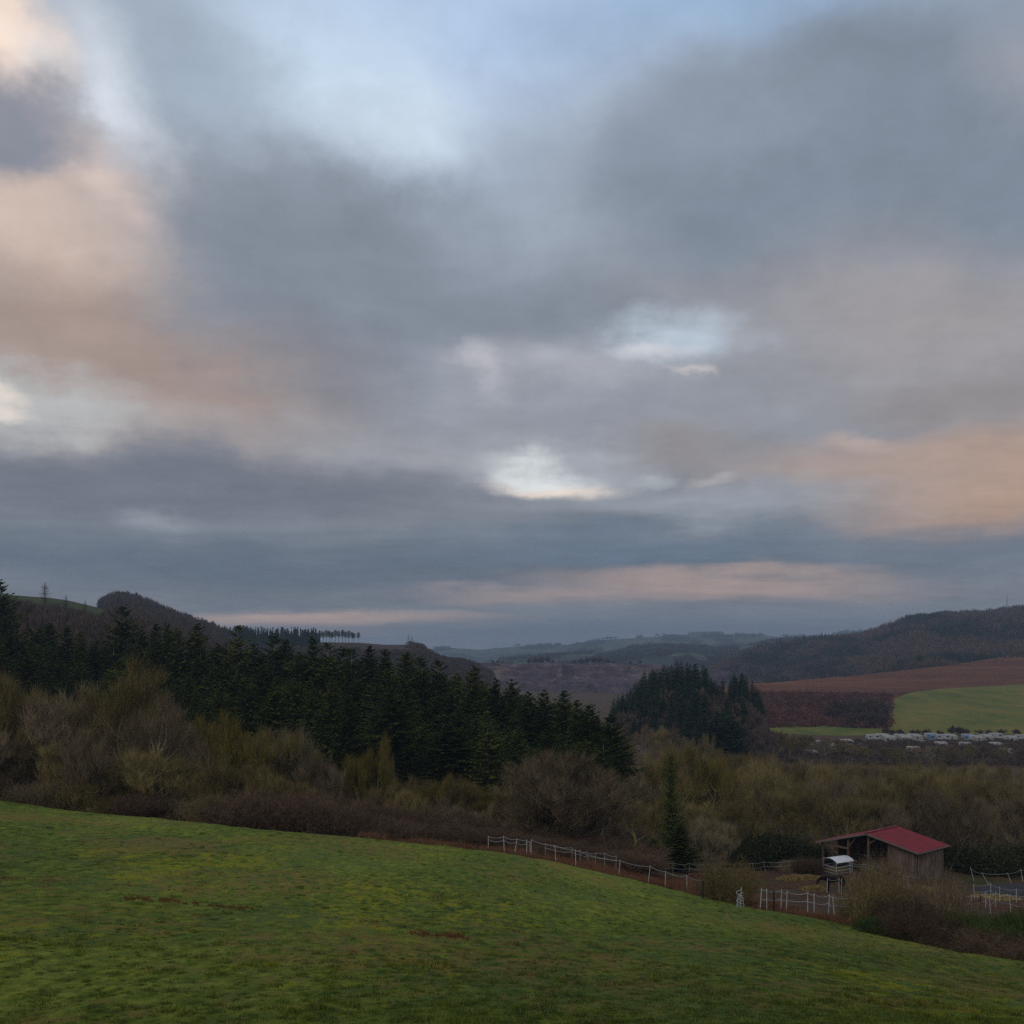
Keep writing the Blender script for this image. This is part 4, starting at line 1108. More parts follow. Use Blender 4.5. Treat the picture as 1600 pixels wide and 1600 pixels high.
# right hill
C, px, Y, r = scatter(s_right, 1100, 2500, 1000, 1900, 15000, 21)
tn = fbm(C[:, 0] / 60, C[:, 1] / 90, 3)
wood_mesh('woodland', C, r.uniform(9, 15, len(C)), r.uniform(4.5, 7, len(C)), np.clip((tn - .5) * 4.0 + .45 + .15 * r.normal(size=len(C)), 0, 1), m_wood_far2, 'winter woodland covering the right hill', 'woodland', 24)
# near left hill (brown) with lower edge behind the spruces
C, px, Y, r = scatter(s_left, -500, 420, 230, 600, 5200, 22)
wood_mesh('woodland', C, r.uniform(5, 11, len(C)), r.uniform(2.2, 3.6, len(C)), r.uniform(.25, .85, len(C)), m_wood_far, 'bare brown woodland on the near left hillside', 'woodland', 70, False, 2,
          lambda p: np.interp(p, [-500, 20, 85, 110, 160, 175, 430], [918, 931, 940, 945, 953, 940, 900]))
# knoll
C, px, Y, r = scatter(s_knoll, 158, 700, 640, 1060, 6500, 23, lambda a, b, r: (a < 372) | (b < 830))
wood_mesh('woodland', C, np.where(px < 360, r.uniform(5, 13, len(C)), r.uniform(3, 6, len(C))), r.uniform(2.6, 5.5, len(C)), r.uniform(.05, .6, len(C)), m_wood_far, 'bare dark woodland on the knoll and the ridge behind the spruces', 'woodland', 34)
# conifers on the ridge (a solid block, then the countable thin row)
C, px, Y, r = scatter(s_knoll, 345, 500, 870, 1060, 520, 24)
wood_mesh('conifer_plantation', C, r.uniform(7, 14, len(C)) * np.interp(px, [345, 380, 500], [.7, 1, 1]), r.uniform(1.3, 2.1, len(C)), r.uniform(.2, .6, len(C)), m_spruce_far, 'dark conifer plantation along the ridge left of the thin pines', 'plantation', 36, True)
# scrub on slope
def slope_surf(px, py): return (HY - py) / F * hsY(py)
r = np.random.default_rng(25)
n = 2600; px = r.uniform(1135, 1392, n); py = r.uniform(1083, 1142, n)
k = py > np.interp(px, [1130, 1185, 1390], [1097, 1087, 1090]); px, py = px[k], py[k]
Y = hsY(py); C = np.stack([(px - 800) / F * Y, Y, (HY - py) / F * Y + .6], 1)
wood_mesh('scrub', C, r.uniform(1.0, 4.6, len(C)), r.uniform(1.2, 3.2, len(C)), r.uniform(.1, .9, len(C)) * fbm(px / 20, py / 10, 2) * 1.8, m_bush_red, 'rust and purple scrub on the bank beside the green field', 'scrub', 30)
# far woods on the two horizon ranges
C, px, Y, r = scatter(s_far2, 780, 1500, 1900, 3150, 9000, 26, lambda a, b, r: (fbm(a / 60, b / 300, 2) > .46) & ((a < 1150) & (a > 930) | (fbm(a / 40, b / 200, 2) > .52)))
wood_mesh('woodland', C, r.uniform(10, 16, len(C)), r.uniform(8, 14, len(C)), r.uniform(.0, .5, len(C)), m_wood_far2, 'dark woods on the low hills in the far valley', 'woodland', 16)
C, px, Y, r = scatter(s_far, 640, 1500, 3800, 5650, 6500, 27, lambda a, b, r: fbm(a / 30, b / 350, 3) > .56)
wood_mesh('woodland', C, r.uniform(12, 22, len(C)), r.uniform(12, 22, len(C)), r.uniform(.0, .4, len(C)), m_wood_far2, 'scattered woods and hedges on the horizon hills', 'woodland', 14)
# wooded lower slopes around the quarry
r = np.random.default_rng(28)
n = 6500; px = r.uniform(600, 1130, n); Y = r.uniform(440, 1170, n)
pyq = np.interp(Y, [430, 640, 900, 1150, 1190], [1165, 1136, 1113, 1095, 1090])
C = np.stack([(px - 800) / F * Y, Y, (HY - pyq) / F * Y], 1)
PXg, YYg = np.meshgrid(np.arange(560, 1130, 8).astype(float), np.linspace(430, 1190, 40), indexing='ij')
pg = np.interp(YYg, [430, 640, 900, 1150, 1190], [1165, 1136, 1113, 1095, 1090])
fs = grid_mesh('valley_slope', (PXg - 800) / F * YYg, YYg, (HY - pg) / F * YYg - .2, m_hill_brown)
setp(fs, 'brown wooded slope at the foot of the quarry', 'slope', kind='structure')
wood_mesh('woodland', C, r.uniform(5, 9, n), r.uniform(3, 5, n), r.uniform(.1, .7, n), m_wood_far, 'bare trees on the slope at the foot of the quarry', 'woodland', 30)
# hillside right of the ridge end, left of the quarry
C, px, Y, r = scatter(s_knoll, 640, 770, 700, 1060, 900, 29)
wood_mesh('scrub', C, r.uniform(2.5, 5, len(C)), r.uniform(3, 5, len(C)), r.uniform(.1, .6, len(C)), m_wood_far, 'low scrub on the ridge end between masts and quarry', 'scrub', 24)

# countable far trees (each its own object, too small to show parts)
def far_tree_mesh(name, kind, mat, seed):
    r = np.random.default_rng(seed)
    if kind == 'conifer':
        (VT, FT), (V, Fc, T) = make_spruce(seed, 20, 2.9, .08, 24, 6, .1, .3, .9)
        return mesh_of(name, V, Fc, T, mat)
    if kind == 'pine':
        V = []; Fc = []
        A, B = np.array([[0, 0, 0.]]), np.array([[0.2, 0, 11.5]])
        v, f = prisms(A, B, np.array([.22]), np.array([.1]), 4)
        f = np.concatenate([f[:, [0, 1, 2]], f[:, [0, 2, 3]]])
        n = 220
        u = unit(r.normal(size=(n, 3))) * r.random((n, 1)) ** .4 * np.array([2.1, 2.1, 3.4]) + np.array([0, 0, 8.8])
        w = unit(r.normal(size=(n, 3))) * .55; q = unit(np.cross(w, r.normal(size=(n, 3)))) * .5
        vv = np.stack([u - w, u + w, u + q], 1).reshape(-1, 3)
        return mesh_of(name, np.concatenate([v, vv]), np.concatenate([f, np.arange(3 * n).reshape(-1, 3) + len(v)]), np.full(len(v) + 3 * n, .4), mat)
    (VT, FT), (VC, FC, T) = make_bare(seed, 10, 9, 4, 3, 1.0, .07, .2)
    return mesh_of(name, VC[::1], FC, T, mat)
def mesh_of(name, V, Fc, T, mat):
    me = mesh_np(name, V, Fc, T); me.materials.append(mat); return me
FC_ = [far_tree_mesh('conifer', 'conifer', m_spruce_far, 400 + i) for i in range(3)]
PN_ = [far_tree_mesh('pine', 'pine', m_spruce_far, 410 + i) for i in range(3)]
FB_ = [far_tree_mesh('bare', 'bare', m_wood_far, 420 + i) for i in range(2)]
# mound of spruces
s_mound = ridge('mound', [(900, 1165), (930, 1140), (960, 1122), (1000, 1100), (1050, 1086), (1100, 1088), (1143, 1094), (1185, 1108), (1200, 1132), (1215, 1165), (1240, 1200), (1260, 1220)],
                400, [(322, 92), (335, 66), (352, 42), (370, 20), (385, 7), (400, 0), (440, 8), (470, 40)], m_hill_brown, 'low brown mound carrying the mid-valley spruces', 3, 25, 6, 3.0)
ms = []
MT = ([955, 975, 1000, 1020, 1045, 1075, 1100, 1115, 1135, 1155, 1175, 1190], [1088, 1078, 1052, 1042, 1034, 1032, 1034, 1062, 1058, 1046, 1062, 1070])
for ri, (Y0, st, dr, jit) in enumerate([(402, 6, 0, 9), (390, 8, 12, 12), (378, 9, 24, 14), (364, 9, 38, 16), (350, 10, 52, 18), (336, 13, 68, 20)]):
    px = 958 + ri * 3
    while px < 1192:
        pj = px + rnd.uniform(-4, 4); Y = Y0 * rnd.uniform(.985, 1.015)
        if ri > 1 and 1108 < pj < 1120 or (ri > 3 and pj > 1150): px += st; continue
        top = float(np.interp(pj, *MT)) + dr * rnd.uniform(.6, 1.3) + rnd.uniform(0, jit)
        b = P(pj, top, Y)
        zb = float(s_mound(pj, Y)) - .4
        hgt = b.z - zb
        if hgt > 4:
            ms.append((place_one('spruce_tree', rnd.choice(FC_), (b.x, Y, zb), max(hgt, 9) / 20 * rnd.uniform(1.0, 1.5), hgt / 20, rnd.random() * 6), pj, ri))
        px += st
for ri, w in enumerate(['skyline spruce', 'second-row spruce', 'third-row spruce', 'fourth-row spruce', 'fifth-row spruce', 'front-row spruce']):
    label_zone([(e, p) for e, p, q in ms if q == ri], [(1010, "on the mound's low left shoulder"), (1060, "on the mound's left half"), (1110, "on the mound's highest part"), (2000, "on the mound beside the heath")], w, 'spruce', 'spruces on the mid-valley mound')
lo = []
for px, top, w in [(1100, 1118, 30), (1120, 1112, 34), (1142, 1112, 36), (1152, 1130, 30), (1128, 1135, 34), (1040, 1128, 26), (1075, 1120, 26)]:
    Y = 318
    b = P(px, top, Y); zb = float(Hs(px, Y)) - .3; w *= 1.5
    lo.append((place_one('spruce_tree', rnd.choice(FC_), (b.x, Y, zb), w / F * Y / 5.4, (b.z - zb) / 20, px), px))
label_zone(lo, [(1090, 'below the mid-valley mound'), (2000, 'by the thin green strip')], 'dense blue-green spruce', 'spruce', 'lower spruces in front of the mound')
C, px, Y, r = scatter(s_mound, 940, 1215, 322, 380, 150, 41)
wood_mesh('underwood', C, r.uniform(3, 7, len(C)), r.uniform(1.8, 3, len(C)), r.uniform(.2, .8, len(C)), m_wood_far, 'bare brown underwood on the mid-valley mound', 'underwood', 60)
# thin pines on ridge
pn = []
for px, s in [(500, 1), (505, .95), (510, 1.05), (515, 1), (519, .9), (524, 1.05), (529, 1), (535, 1.05), (540, .95), (545, 1), (550, .92), (553, .85), (560, .9)]:
    Y = 960; z = float(s_knoll(px, Y)) - .3
    pn.append((place_one('pine_tree', rnd.choice(PN_), ((px - 800) / F * Y, Y, z), s * rnd.uniform(.8, 1.1) * .95, s * 1.0, rnd.random() * 6), px))
label_zone(pn, [(2000, 'in the see-through row on the ridge')], 'thin-trunked pine', 'pine', 'thin pines on the ridge crest')
# ridge-top single conifers on the far right ridge
rc = []
for px in [1170, 1178, 1190, 1198, 1204, 1214, 1219, 1228, 1236, 1243, 1248, 1256, 1269, 1278, 1284, 1290]:
    Y = 1700; z = float(s_right(px, Y)) - 1
    k = rnd.uniform(.55, 1.05)
    rc.append((place_one('spruce_tree', rnd.choice(FC_), ((px - 800) / F * Y, Y, z), k * 1.1, k * (1.0 if px not in (1269, 1284) else 1.2), rnd.random() * 6), px))
label_zone(rc, [(1232, 'left half of the far right ridge line'), (2000, 'right half of the far right ridge line')], 'tiny dark spruce,', 'spruce', 'spruces on the far ridge line')
# trees on the quarry rim and bare trees on the left hilltop
qr = []
for px, s, k in [(770, .55, 0), (778, .6, 0), (786, .5, 0), (828, .8, 0), (836, .9, 0), (845, .95, 0), (855, 1.0, 0), (863, .6, 0), (873, .5, 1), (897, .6, 0), (907, .8, 0), (917, .9, 0), (927, 1.0, 0), (937, .95, 0), (948, .75, 0), (958, .5, 0), (985, .5, 0), (1000, .6, 0)]:
    Y = 1266; z = (HY - 1038) / F * Y - .5
    qr.append((place_one('quarry_rim_tree', FC_[0] if k else rnd.choice(FB_), ((px - 800) / F * Y, Y, z), s * 1.0, s * (1.0 if not k else .55), rnd.random() * 6), px))
label_zone(qr, [(800, 'left end of the quarry rim'), (880, 'middle of the quarry rim'), (1100, 'right part of the quarry rim')], 'small dark tree,', 'tree', 'trees along the quarry rim')
LA_ = []
for i in range(2):
    (VT, FT), (V_, F_, T_) = make_spruce(440 + i, 20, 3.4, .12, 34, 5, .3, -.1, .35)
    f3 = np.concatenate([FT[:, [0, 1, 2]], FT[:, [0, 2, 3]]])
    LA_.append(mesh_of('larch', np.concatenate([V_, VT]), np.concatenate([F_, f3 + len(V_)]), np.concatenate([T_, np.full(len(VT), .3)]), m_wood_far))
for px, top, w, lab in [(70, 910, 22, 'lone conical bare larch on the left hilltop'), (103, 930, 12, 'small thin bare tree right of the hilltop larch'), (133, 938, 9, 'tiny bare tree at the end of the hilltop pasture')]:
    Y = 540; z = float(s_left(px, Y)) - .3; h = P(px, top, Y).z - z
    o = place_one('larch_tree', LA_[px % 2], ((px - 800) / F * Y, Y, z), w / F * Y / 7.5, h / 20, 1.3)
    setp(o, lab, 'bare tree', 'bare trees on the left hilltop')
# bushes along the foot of the green field and trees beside scrub
gf = []
for px, s in [(1386, 1.0), (1395, .8), (1406, .9), (1427, .8), (1436, .8), (1447, .9), (1468, .7), (1492, 1.3), (1500, 1.2), (1508, .9), (1531, .8), (1545, .8), (1565, .9), (1588, .9), (1610, .9)]:
    V = P(px, 1149, 533)
    o = place_one('shrub', FB_[px % 2], V, s * .55, s * .36, px)
    gf.append((o, px))
label_zone(gf, [(1460, 'foot of the green field, left part'), (2000, 'foot of the green field, right part')], 'rusty shrub,', 'shrub', 'shrubs behind the caravans')
st_ = []
for px, top in [(1296, 1096), (1310, 1090), (1322, 1094), (1334, 1088), (1345, 1092), (1356, 1088), (1368, 1092), (1379, 1094), (1350, 1106), (1329, 1108), (1365, 1108), (1376, 1112)]:
    py = 1128 if top < 1100 else 1140
    Y = float(hsY(py)); b = P(px, py, Y); h = P(px, top, Y).z - b.z
    st_.append((place_one('bare_tree', FB_[px % 2], b, h / 10 * .8, h / 10, px), px))
label_zone(st_, [(1340, "left half of the scrub bank's grove"), (2000, "right half of the scrub bank's grove")], 'dark bare tree,', 'bare tree', 'bare trees beside the green field')
# low scrub hedges between the caravans
r = np.random.default_rng(31)
n = 2600; px = r.uniform(1225, 1700, n); Y = r.uniform(362, 455, n)
C = np.stack([(px - 800) / F * Y, Y, Hs(px, Y)], 1)
wood_mesh('hedges', C, r.uniform(1.0, 2.6, n), r.uniform(1.0, 2.0, n), r.uniform(.2, .9, n), m_wood_far, 'low brown hedges between the caravan pitches', 'hedges', 26)

# ------------------------------------------------------------------ masts
m_metal = mat_plain('galvanised_steel', (0.30, 0.31, 0.33), None, 2, .5)
def mast(px, ytop, Y, z0, wb, lab, guy=False):
    e = empty('lattice_mast', ((px - 800) / F * Y, Y, z0))
    h = P(px, ytop, Y).z - z0
    mb = MB(); n = 6
    for i in range(n):
        a, b = i / n, (i + 1) / n
        wa, wb_ = wb * (1 - .75 * a), wb * (1 - .75 * b)
        cs = [(1, 1), (-1, 1), (-1, -1), (1, -1)]
        for k, (sx, sy) in enumerate(cs):
            tx, ty = cs[(k + 1) % 4]
            mb.tube((sx * wa, sy * wa, a * h), (sx * wb_, sy * wb_, b * h), .13, .13, 4)
            mb.tube((sx * wa, sy * wa, a * h), (tx * wb_, ty * wb_, b * h), .07, .07, 4)
            mb.tube((sx * wb_, sy * wb_, b * h), (tx * wb_, ty * wb_, b * h), .07, .07, 4)
    mb.build('lattice', m_metal, e)
    MB().tube((0, 0, h), (0, 0, h * 1.12), .12, .06, 5).build('antenna', m_metal, e)
    mb = MB()
    for q in (.55, .75): mb.box((0, 0, h * q), (wb * 2.6, wb * .5, wb * .4))
    mb.build('crossarm', m_metal, e)
    setp(e, lab, 'mast')
for px, yt, lab in [(638, 992, 'taller of the two lattice masts on the ridge end'), (643.5, 994, 'shorter lattice mast right of its twin on the ridge')]:
    mast(px, yt, 985, float(s_knoll(px, 985)) - .5, .9, lab)
mast(1573.5, 932, 1700, float(s_right(1573, 1700)) - .5, .8, 'tall slender radio mast on the right wooded skyline')

# ------------------------------------------------------------------ barn
m_roof, nt, bs = new_mat('red_metal_roof')
bs.inputs['Roughness'].default_value = .55
bs.inputs['Specular IOR Level'].default_value = .3
f = nnoise(nt, .9, 5, .6)
nt.links.new(nramp(nt, f, [(.3, (.115, .007, .010)), (.7, (.180, .011, .017))]), bs.inputs['Base Color'])
m_plank, nt, bs = new_mat('weathered_planks')
tcn = nt.nodes.new('ShaderNodeTexCoord')
f = nnoise(nt, 5.0, 4, .6, tcn.outputs['Object'], (1, 1, .08)); f2 = nnoise(nt, .8, 4, .6, tcn.outputs['Object'])
f = nmath(nt, 'ADD', nmath(nt, 'MULTIPLY', f, .6), nmath(nt, 'MULTIPLY', f2, .4))
nt.links.new(nramp(nt, f, [(.35, (.045, .032, .027)), (.5, (.120, .085, .070)), (.65, (.20, .15, .125))]), bs.inputs['Base Color'])
m_timber = mat_plain('brown_timber', (.15, .10, .065), (.075, .05, .032), 3, .8, (1, 1, .2))
m_pale_trim = mat_plain('pale_trim', (.17, .14, .12), (.11, .095, .085), 3, .7)
m_white = mat_plain('white_plastic', (.50, .51, .52), (.34, .34, .33), 3, .5)
m_tape = mat_plain('white_tape', (.42, .44, .48), (.28, .30, .33), 8, .6)
m_dark = mat_plain('dark_plastic', (.03, .03, .03), (.015, .015, .015), 5, .6)
BW, BD, EH, RH = 11.0, 5.6, 2.45, 1.15      # width, depth, eave height, rise
barn = empty('open_barn', (0, 0, 0), R(-48))
yb = 112.0
br = P(1433.6, 1367, yb)
g = Vector((math.cos(R(-48)), math.sin(R(-48)), 0)); dvec = Vector((-g.y, g.x, 0))
zb = br.z
barn.location = (br.x, br.y, zb)             # origin at the near right corner; local x runs left (negative), local y runs back
setp(barn, 'open-fronted timber barn with a bright red metal roof in the paddock', 'barn')
def barn_part(mb, name, mat, bevel=0.0): return mb.build(name, mat, barn, bevel)
def roof_plane(xa, za, xb, zb_, name):
    # corrugated sheet from eave (xa,za) to ridge (xb,zb_)
    n = 60; y0, y1 = -.55, BD + .45
    V = []; 
    for i in range(n + 1):
        y = y0 + (y1 - y0) * i / n
        c = .022 * (1 if i % 2 else -1)
        V += [(xa, y, za + c), (xb, y, zb_ + c), (xa, y, za + c - .05), (xb, y, zb_ + c - .05)]
    Fs = []
    for i in range(n):
        a = 4 * i; b = a + 4
        Fs += [(a, a + 1, b + 1, b), (a + 2, b + 2, b + 3, a + 3)]
        Fs += [(a, b, b + 2, a + 2), (a + 1, a + 3, b + 3, b + 1)]
    Fs += [(0, 2, 3, 1), (4 * n, 4 * n + 1, 4 * n + 3, 4 * n + 2)]
    mb = MB().add(V, Fs)
    return barn_part(mb, 'roof', m_roof)
xr = -BW * .5
rp = roof_plane(.45, EH - .05, xr, EH + RH + .06, 'roof')
roof_plane(-BW - .6, EH - .50, xr, EH + RH + .06, 'roof')
for xa, xb in ((.45, xr), (-BW - .6, xr)):
    barn_part(MB().beam((xa, -.58, EH - .16 if xa > 0 else EH - .6), (xb, -.58, EH + RH - .06), .04, .18), 'fascia', m_pale_trim)
barn_part(MB().beam((xr, -.6, EH + RH + .11), (xr, BD + .5, EH + RH + .11), .30, .05), 'ridge_cap', m_roof)
def planks(p0, p1, z0, ztop, name, t=.03, w=.2, gap=.012):
    """vertical boards from p0 to p1 (local xy); ztop(f) gives the top"""
    a = Vector((p0[0], p0[1], 0)); b = Vector((p1[0], p1[1], 0)); L = (b - a).length; n = int(L / w)
    mb = MB(); ang = math.atan2(b.y - a.y, b.x - a.x)
    for i in range(n):
        f = (i + .5) / n; c = a.lerp(b, f); zt = ztop(f) - .02 * rnd.random()
        mb.box((c.x, c.y, (z0 + zt) / 2), (L / n - gap, t + .014 * rnd.random(), zt - z0), ang)
    return barn_part(mb, name, m_plank)
rise = lambda x: (EH - .12 + RH * (1 - (x - xr) / (BW / 2))) if x > xr else (EH + RH - .1 + (RH + .50) * (x - xr) / (BW / 2 + .6))
planks((0, .06), (0, BD - .05), -1.5, lambda f: EH - .12, 'side_wall')
planks((-3.1, 0), (-.05, 0), -1.0, lambda f: rise(-3.1 + 3.05 * f) - .04, 'front_wall')
planks((-BW, BD), (0, BD), -1.7, lambda f: rise(-BW + BW * f), 'back_wall')
planks((-BW, 3.0), (-BW, BD - .05), -1.7, lambda f: EH - .52, 'side_wall')
for x in (-3.15, -5.5, -7.9, -BW):
    zt = rise(x) - .14
    barn_part(MB().box((x, -.02, zt / 2 - .7), (.2, .2, zt + 1.4)), 'post', m_timber, .01)
    if x in (-5.5, -7.9):
        barn_part(MB().beam((x, -.02, zt - .95), (x + .9, -.02, rise(x + .9) - .2), .1, .12), 'brace', m_timber)
barn_part(MB().beam((-BW - .1, -.16, EH - .68), (-7.8, -.16, EH - .80), .12, .2), 'beam', m_timber)
barn_part(MB().beam((-7.8, BD * .5, EH - .3), (-3.1, BD * .5, EH - .3), .12, .2), 'beam', m_timber)
barn_part(MB().beam((.5, -.5, EH - .14), (.5, BD + .5, EH - .14), .1, .1), 'gutter', m_pale_trim)
# inner hay heap inside the barn
def heap(name, loc, sx, sy, sz, lab, seed, n=2600, mat=None):
    r = np.random.default_rng(seed)
    a = r.random(n) * 6.283; q = np.sqrt(r.random(n))
    X = np.cos(a) * q * sx / 2; Yv = np.sin(a) * q * sy / 2
    Z = sz * (1 - q ** 1.6) * (.7 + .5 * fbm(X * 1.2 + seed, Yv * 1.2, 2))
    C = np.stack([X, Yv, Z], 1)
    d = unit(r.normal(size=(n, 3)) * np.array([1, 1, .35])) * (.12 + .16 * r.random((n, 1)))
    s = unit(np.cross(d, r.normal(size=(n, 3)))) * .035
    V = np.stack([C - d - s, C - d + s, C + d], 1).reshape(-1, 3)
    T = np.repeat(r.random(n), 3)
    # solid core
    m = 14
    th = np.arange(m) * 6.283 / m
    rings = [(1.0, -.25), (.92, .03), (.6, .5), (.3, .8), (0.02, .92)]
    CV = np.concatenate([np.stack([np.cos(th) * k * sx / 2, np.sin(th) * k * sy / 2, np.full(m, sz * h * .9)], 1) for k, h in rings])
    i = np.arange(m); j = (i + 1) % m
    tri = []
    for k in range(len(rings) - 1):
        a0 = k * m
        tri += [(a0 + p, a0 + q_, a0 + m + q_) for p, q_ in zip(i, j)] + [(a0 + p, a0 + m + q_, a0 + m + p) for p, q_ in zip(i, j)]
    Vall = np.concatenate([CV, V]); Fall = np.concatenate([np.array(tri), np.arange(3 * n).reshape(-1, 3) + len(CV)])
    o = obj(name, mesh_np(name, Vall, Fall, np.concatenate([np.full(len(CV), .2), T])), mat or m_straw)
    o.location = loc
    return setp(o, lab, 'hay heap', 'hay heaps in the paddock')
def hat(px, py, y0=70): return at(px, hit(px, py, y0, 140))
heap('hay_heap', hat(1254, 1375, 90), 5.2, 3.2, .5, 'long pale yellow hay heap in front of the horse head', 1)
heap('hay_heap', hat(1274, 1391, 85), 2.6, 2.0, .3, 'straw heap at the horse forefeet', 2)
heap('hay_heap', hat(1436, 1392, 80), 3.4, 2.4, .4, 'pale straw patch behind the bushes below the barn', 3)
heap('hay_heap', hat(1093, 1372, 80), 2.6, 1.8, .45, 'rusty old hay heap by the fence left of the twiggy bush', 4, 1400, m_weeds)
heap('hay_heap', hat(1545, 1404, 80), 6.0, 2.4, .3, 'flat straw patch before the grey covered heap', 5)
heap('dung_heap', hat(1400, 1368, 90), 3.0, 2.0, .7, 'rust brown heap against the barn front wall', 6, 1600, m_weeds)

# ------------------------------------------------------------------ hay shelter with curved white roof
sh = empty('hay_shelter', at(1309, 116.3), R(30))
sh.scale = (1.12, 1.12, .98)
setp(sh, 'small hay feeder with arched white roof in front of the barn', 'hay feeder')
mb = MB(); n = 12; W, D_ = 2.3, 1.9
V = []
for i in range(n + 1):
    a = math.pi * (0.16 + .68 * i / n)
    y = math.cos(a) * D_ / 1.74 ; z = 1.35 + math.sin(a) * .75 - .38
    V += [(-W / 2, y, z), (W / 2, y, z), (-W / 2, y, z - .04), (W / 2, y, z - .04)]
Fs = []
for i in range(n):
    a = 4 * i; b = a + 4
    Fs += [(a, a + 1, b + 1, b), (a + 2, b + 2, b + 3, a + 3), (a, b, b + 2, a + 2), (a + 1, a + 3, b + 3, b + 1)]
Fs += [(0, 2, 3, 1), (4 * n, 4 * n + 1, 4 * n + 3, 4 * n + 2)]
MB().add(V, Fs).build('roof', mat_plain('pale_sheet', (.62, .64, .68), (.5, .52, .56), 2, .5), sh)
for sx in (-1, 1):
    for sy in (-1, 1):
        MB().box((sx * 1.05, sy * .82, .60), (.07, .07, 1.26)).build('post', m_metal, sh)
mb = MB()
for z in (.12, .45, .8):
    for sy in (-.82, .82): mb.box((0, sy, z), (2.1, .03, .09))
    for sx in (-1.05, 1.05): mb.box((sx, 0, z), (.03, 1.64, .09))
mb.build('rack', m_metal, sh)
MB().box((0, 0, .35), (1.7, 1.3, .6), 0, (.85, .85)).build('hay', m_straw, sh, .1)
m_green = mat_plain('green_plastic', (.020, .075, .045), None, 3, .5)
bn = empty('green_trough', at(1292, hit(1292, 1355, 90, 130)), R(10))
setp(bn, 'dark green plastic tub standing left of the hay feeder', 'tub')
MB().tube((0, 0, 0), (0, 0, .85), .62, .72, 14).build('body', m_green, bn)
MB().tube((0, 0, .85), (0, 0, .92), .78, .78, 14).build('rim', m_green, bn)

# grey covered heap at the right edge
m_tarp = mat_plain('grey_tarpaulin', (.050, .050, .056), (.028, .028, .032), 2, .8, (1, 1, 1), .4)
n = 30
U, Vv = np.meshgrid(np.linspace(-1, 1, 41), np.linspace(-1, 1, 25), indexing='ij')
rr = np.sqrt(np.clip(1 - U ** 2, 0, 1)) * np.sqrt(np.clip(1 - Vv ** 2, 0, 1))
Z = 1.05 * rr ** .8 + .18 * (fbm(U * 4, Vv * 4, 3) - .5)
tp = grid_mesh('covered_heap', U * 5.0, Vv * 2.4, Z, m_tarp)
tp.location = hat(1600, 1398, 80) - Vector((0, 0, .1)); tp.rotation_euler = (0, 0, .1)
setp(tp, 'low heap under dark grey sheeting at the right picture edge', 'covered heap')

# ------------------------------------------------------------------ horse
m_horse = mat_plain('black_coat', (.012, .010, .010), (.007, .006, .006), 4, .55)
m_mane = mat_plain('black_mane', (.008, .007, .007), None, 4, .8)
def sweep_body(name, chains, mat, parent, voxel=.03):
    """elliptical sections swept along each chain, fused into one continuous surface"""
    pos = {}
    mb = MB()
    def ring(c, d, rr_, k=14):
        d = d.normalized(); u = Vector((0, 1, 0)); w = d.cross(u).normalized()
        rx, rz_ = rr_ if isinstance(rr_, tuple) else (rr_, rr_)
        return [c + u * (math.cos(2 * math.pi * q / k) * rx) + w * (math.sin(2 * math.pi * q / k) * rz_) for q in range(k)]
    for ch in chains:
        pts = []
        for nm, p, q in ch:
            if nm not in pos: pos[nm] = (Vector(p), q)
            pts.append(pos[nm])
        if ch is not chains[0]: pts[0] = (pts[0][0], tuple(v * .6 for v in pts[0][1]))
        # smooth the chain
        P_, R_ = [p for p, _ in pts], [(q if isinstance(q, tuple) else (q, q)) for _, q in pts]
        CP_, CR_ = [], []
        n = len(P_)
        for i in range(n - 1):
            p0, p1, p2, p3 = P_[max(i - 1, 0)], P_[i], P_[i + 1], P_[min(i + 2, n - 1)]
            for k in range(4):
                t = k / 4
                CP_.append(0.5 * ((2 * p1) + (p2 - p0) * t + (2 * p0 - 5 * p1 + 4 * p2 - p3) * t * t + (3 * p1 - p0 - 3 * p2 + p3) * t ** 3))
                CR_.append(tuple(R_[i][m] * (1 - t) + R_[i + 1][m] * t for m in (0, 1)))
        CP_.append(P_[-1]); CR_.append(R_[-1])
        V = []; m = len(CP_); k = 14
        for i in range(m):
            d = CP_[min(i + 1, m - 1)] - CP_[max(i - 1, 0)]
            V += ring(CP_[i], d, CR_[i])
        d0 = (CP_[1] - CP_[0]).normalized(); d1 = (CP_[-1] - CP_[-2]).normalized()
        V = ring(CP_[0] - d0 * CR_[0][1] * .6, d0, tuple(v * .55 for v in CR_[0])) + V + ring(CP_[-1] + d1 * CR_[-1][1] * .5, d1, tuple(v * .6 for v in CR_[-1]))
        m += 2
        Fs = [(a * k + q, a * k + (q + 1) % k, (a + 1) * k + (q + 1) % k, (a + 1) * k + q) for a in range(m - 1) for q in range(k)]
        Fs += [tuple(range(k))[::-1], tuple(range((m - 1) * k, m * k))]
        mb.add(V, Fs)
    o = mb.build(name, mat, parent)
    rm = o.modifiers.new('fuse', 'REMESH'); rm.mode = 'VOXEL'; rm.voxel_size = voxel; rm.use_smooth_shade = True
    sm = o.modifiers.new('soften', 'SMOOTH'); sm.factor = .5; sm.iterations = 3
    return o
hp = at(1303, hit(1303, 1393, 85, 130))
horse = empty('horse', hp, R(8))
setp(horse, 'black horse with lowered head eating hay in the paddock', 'horse')
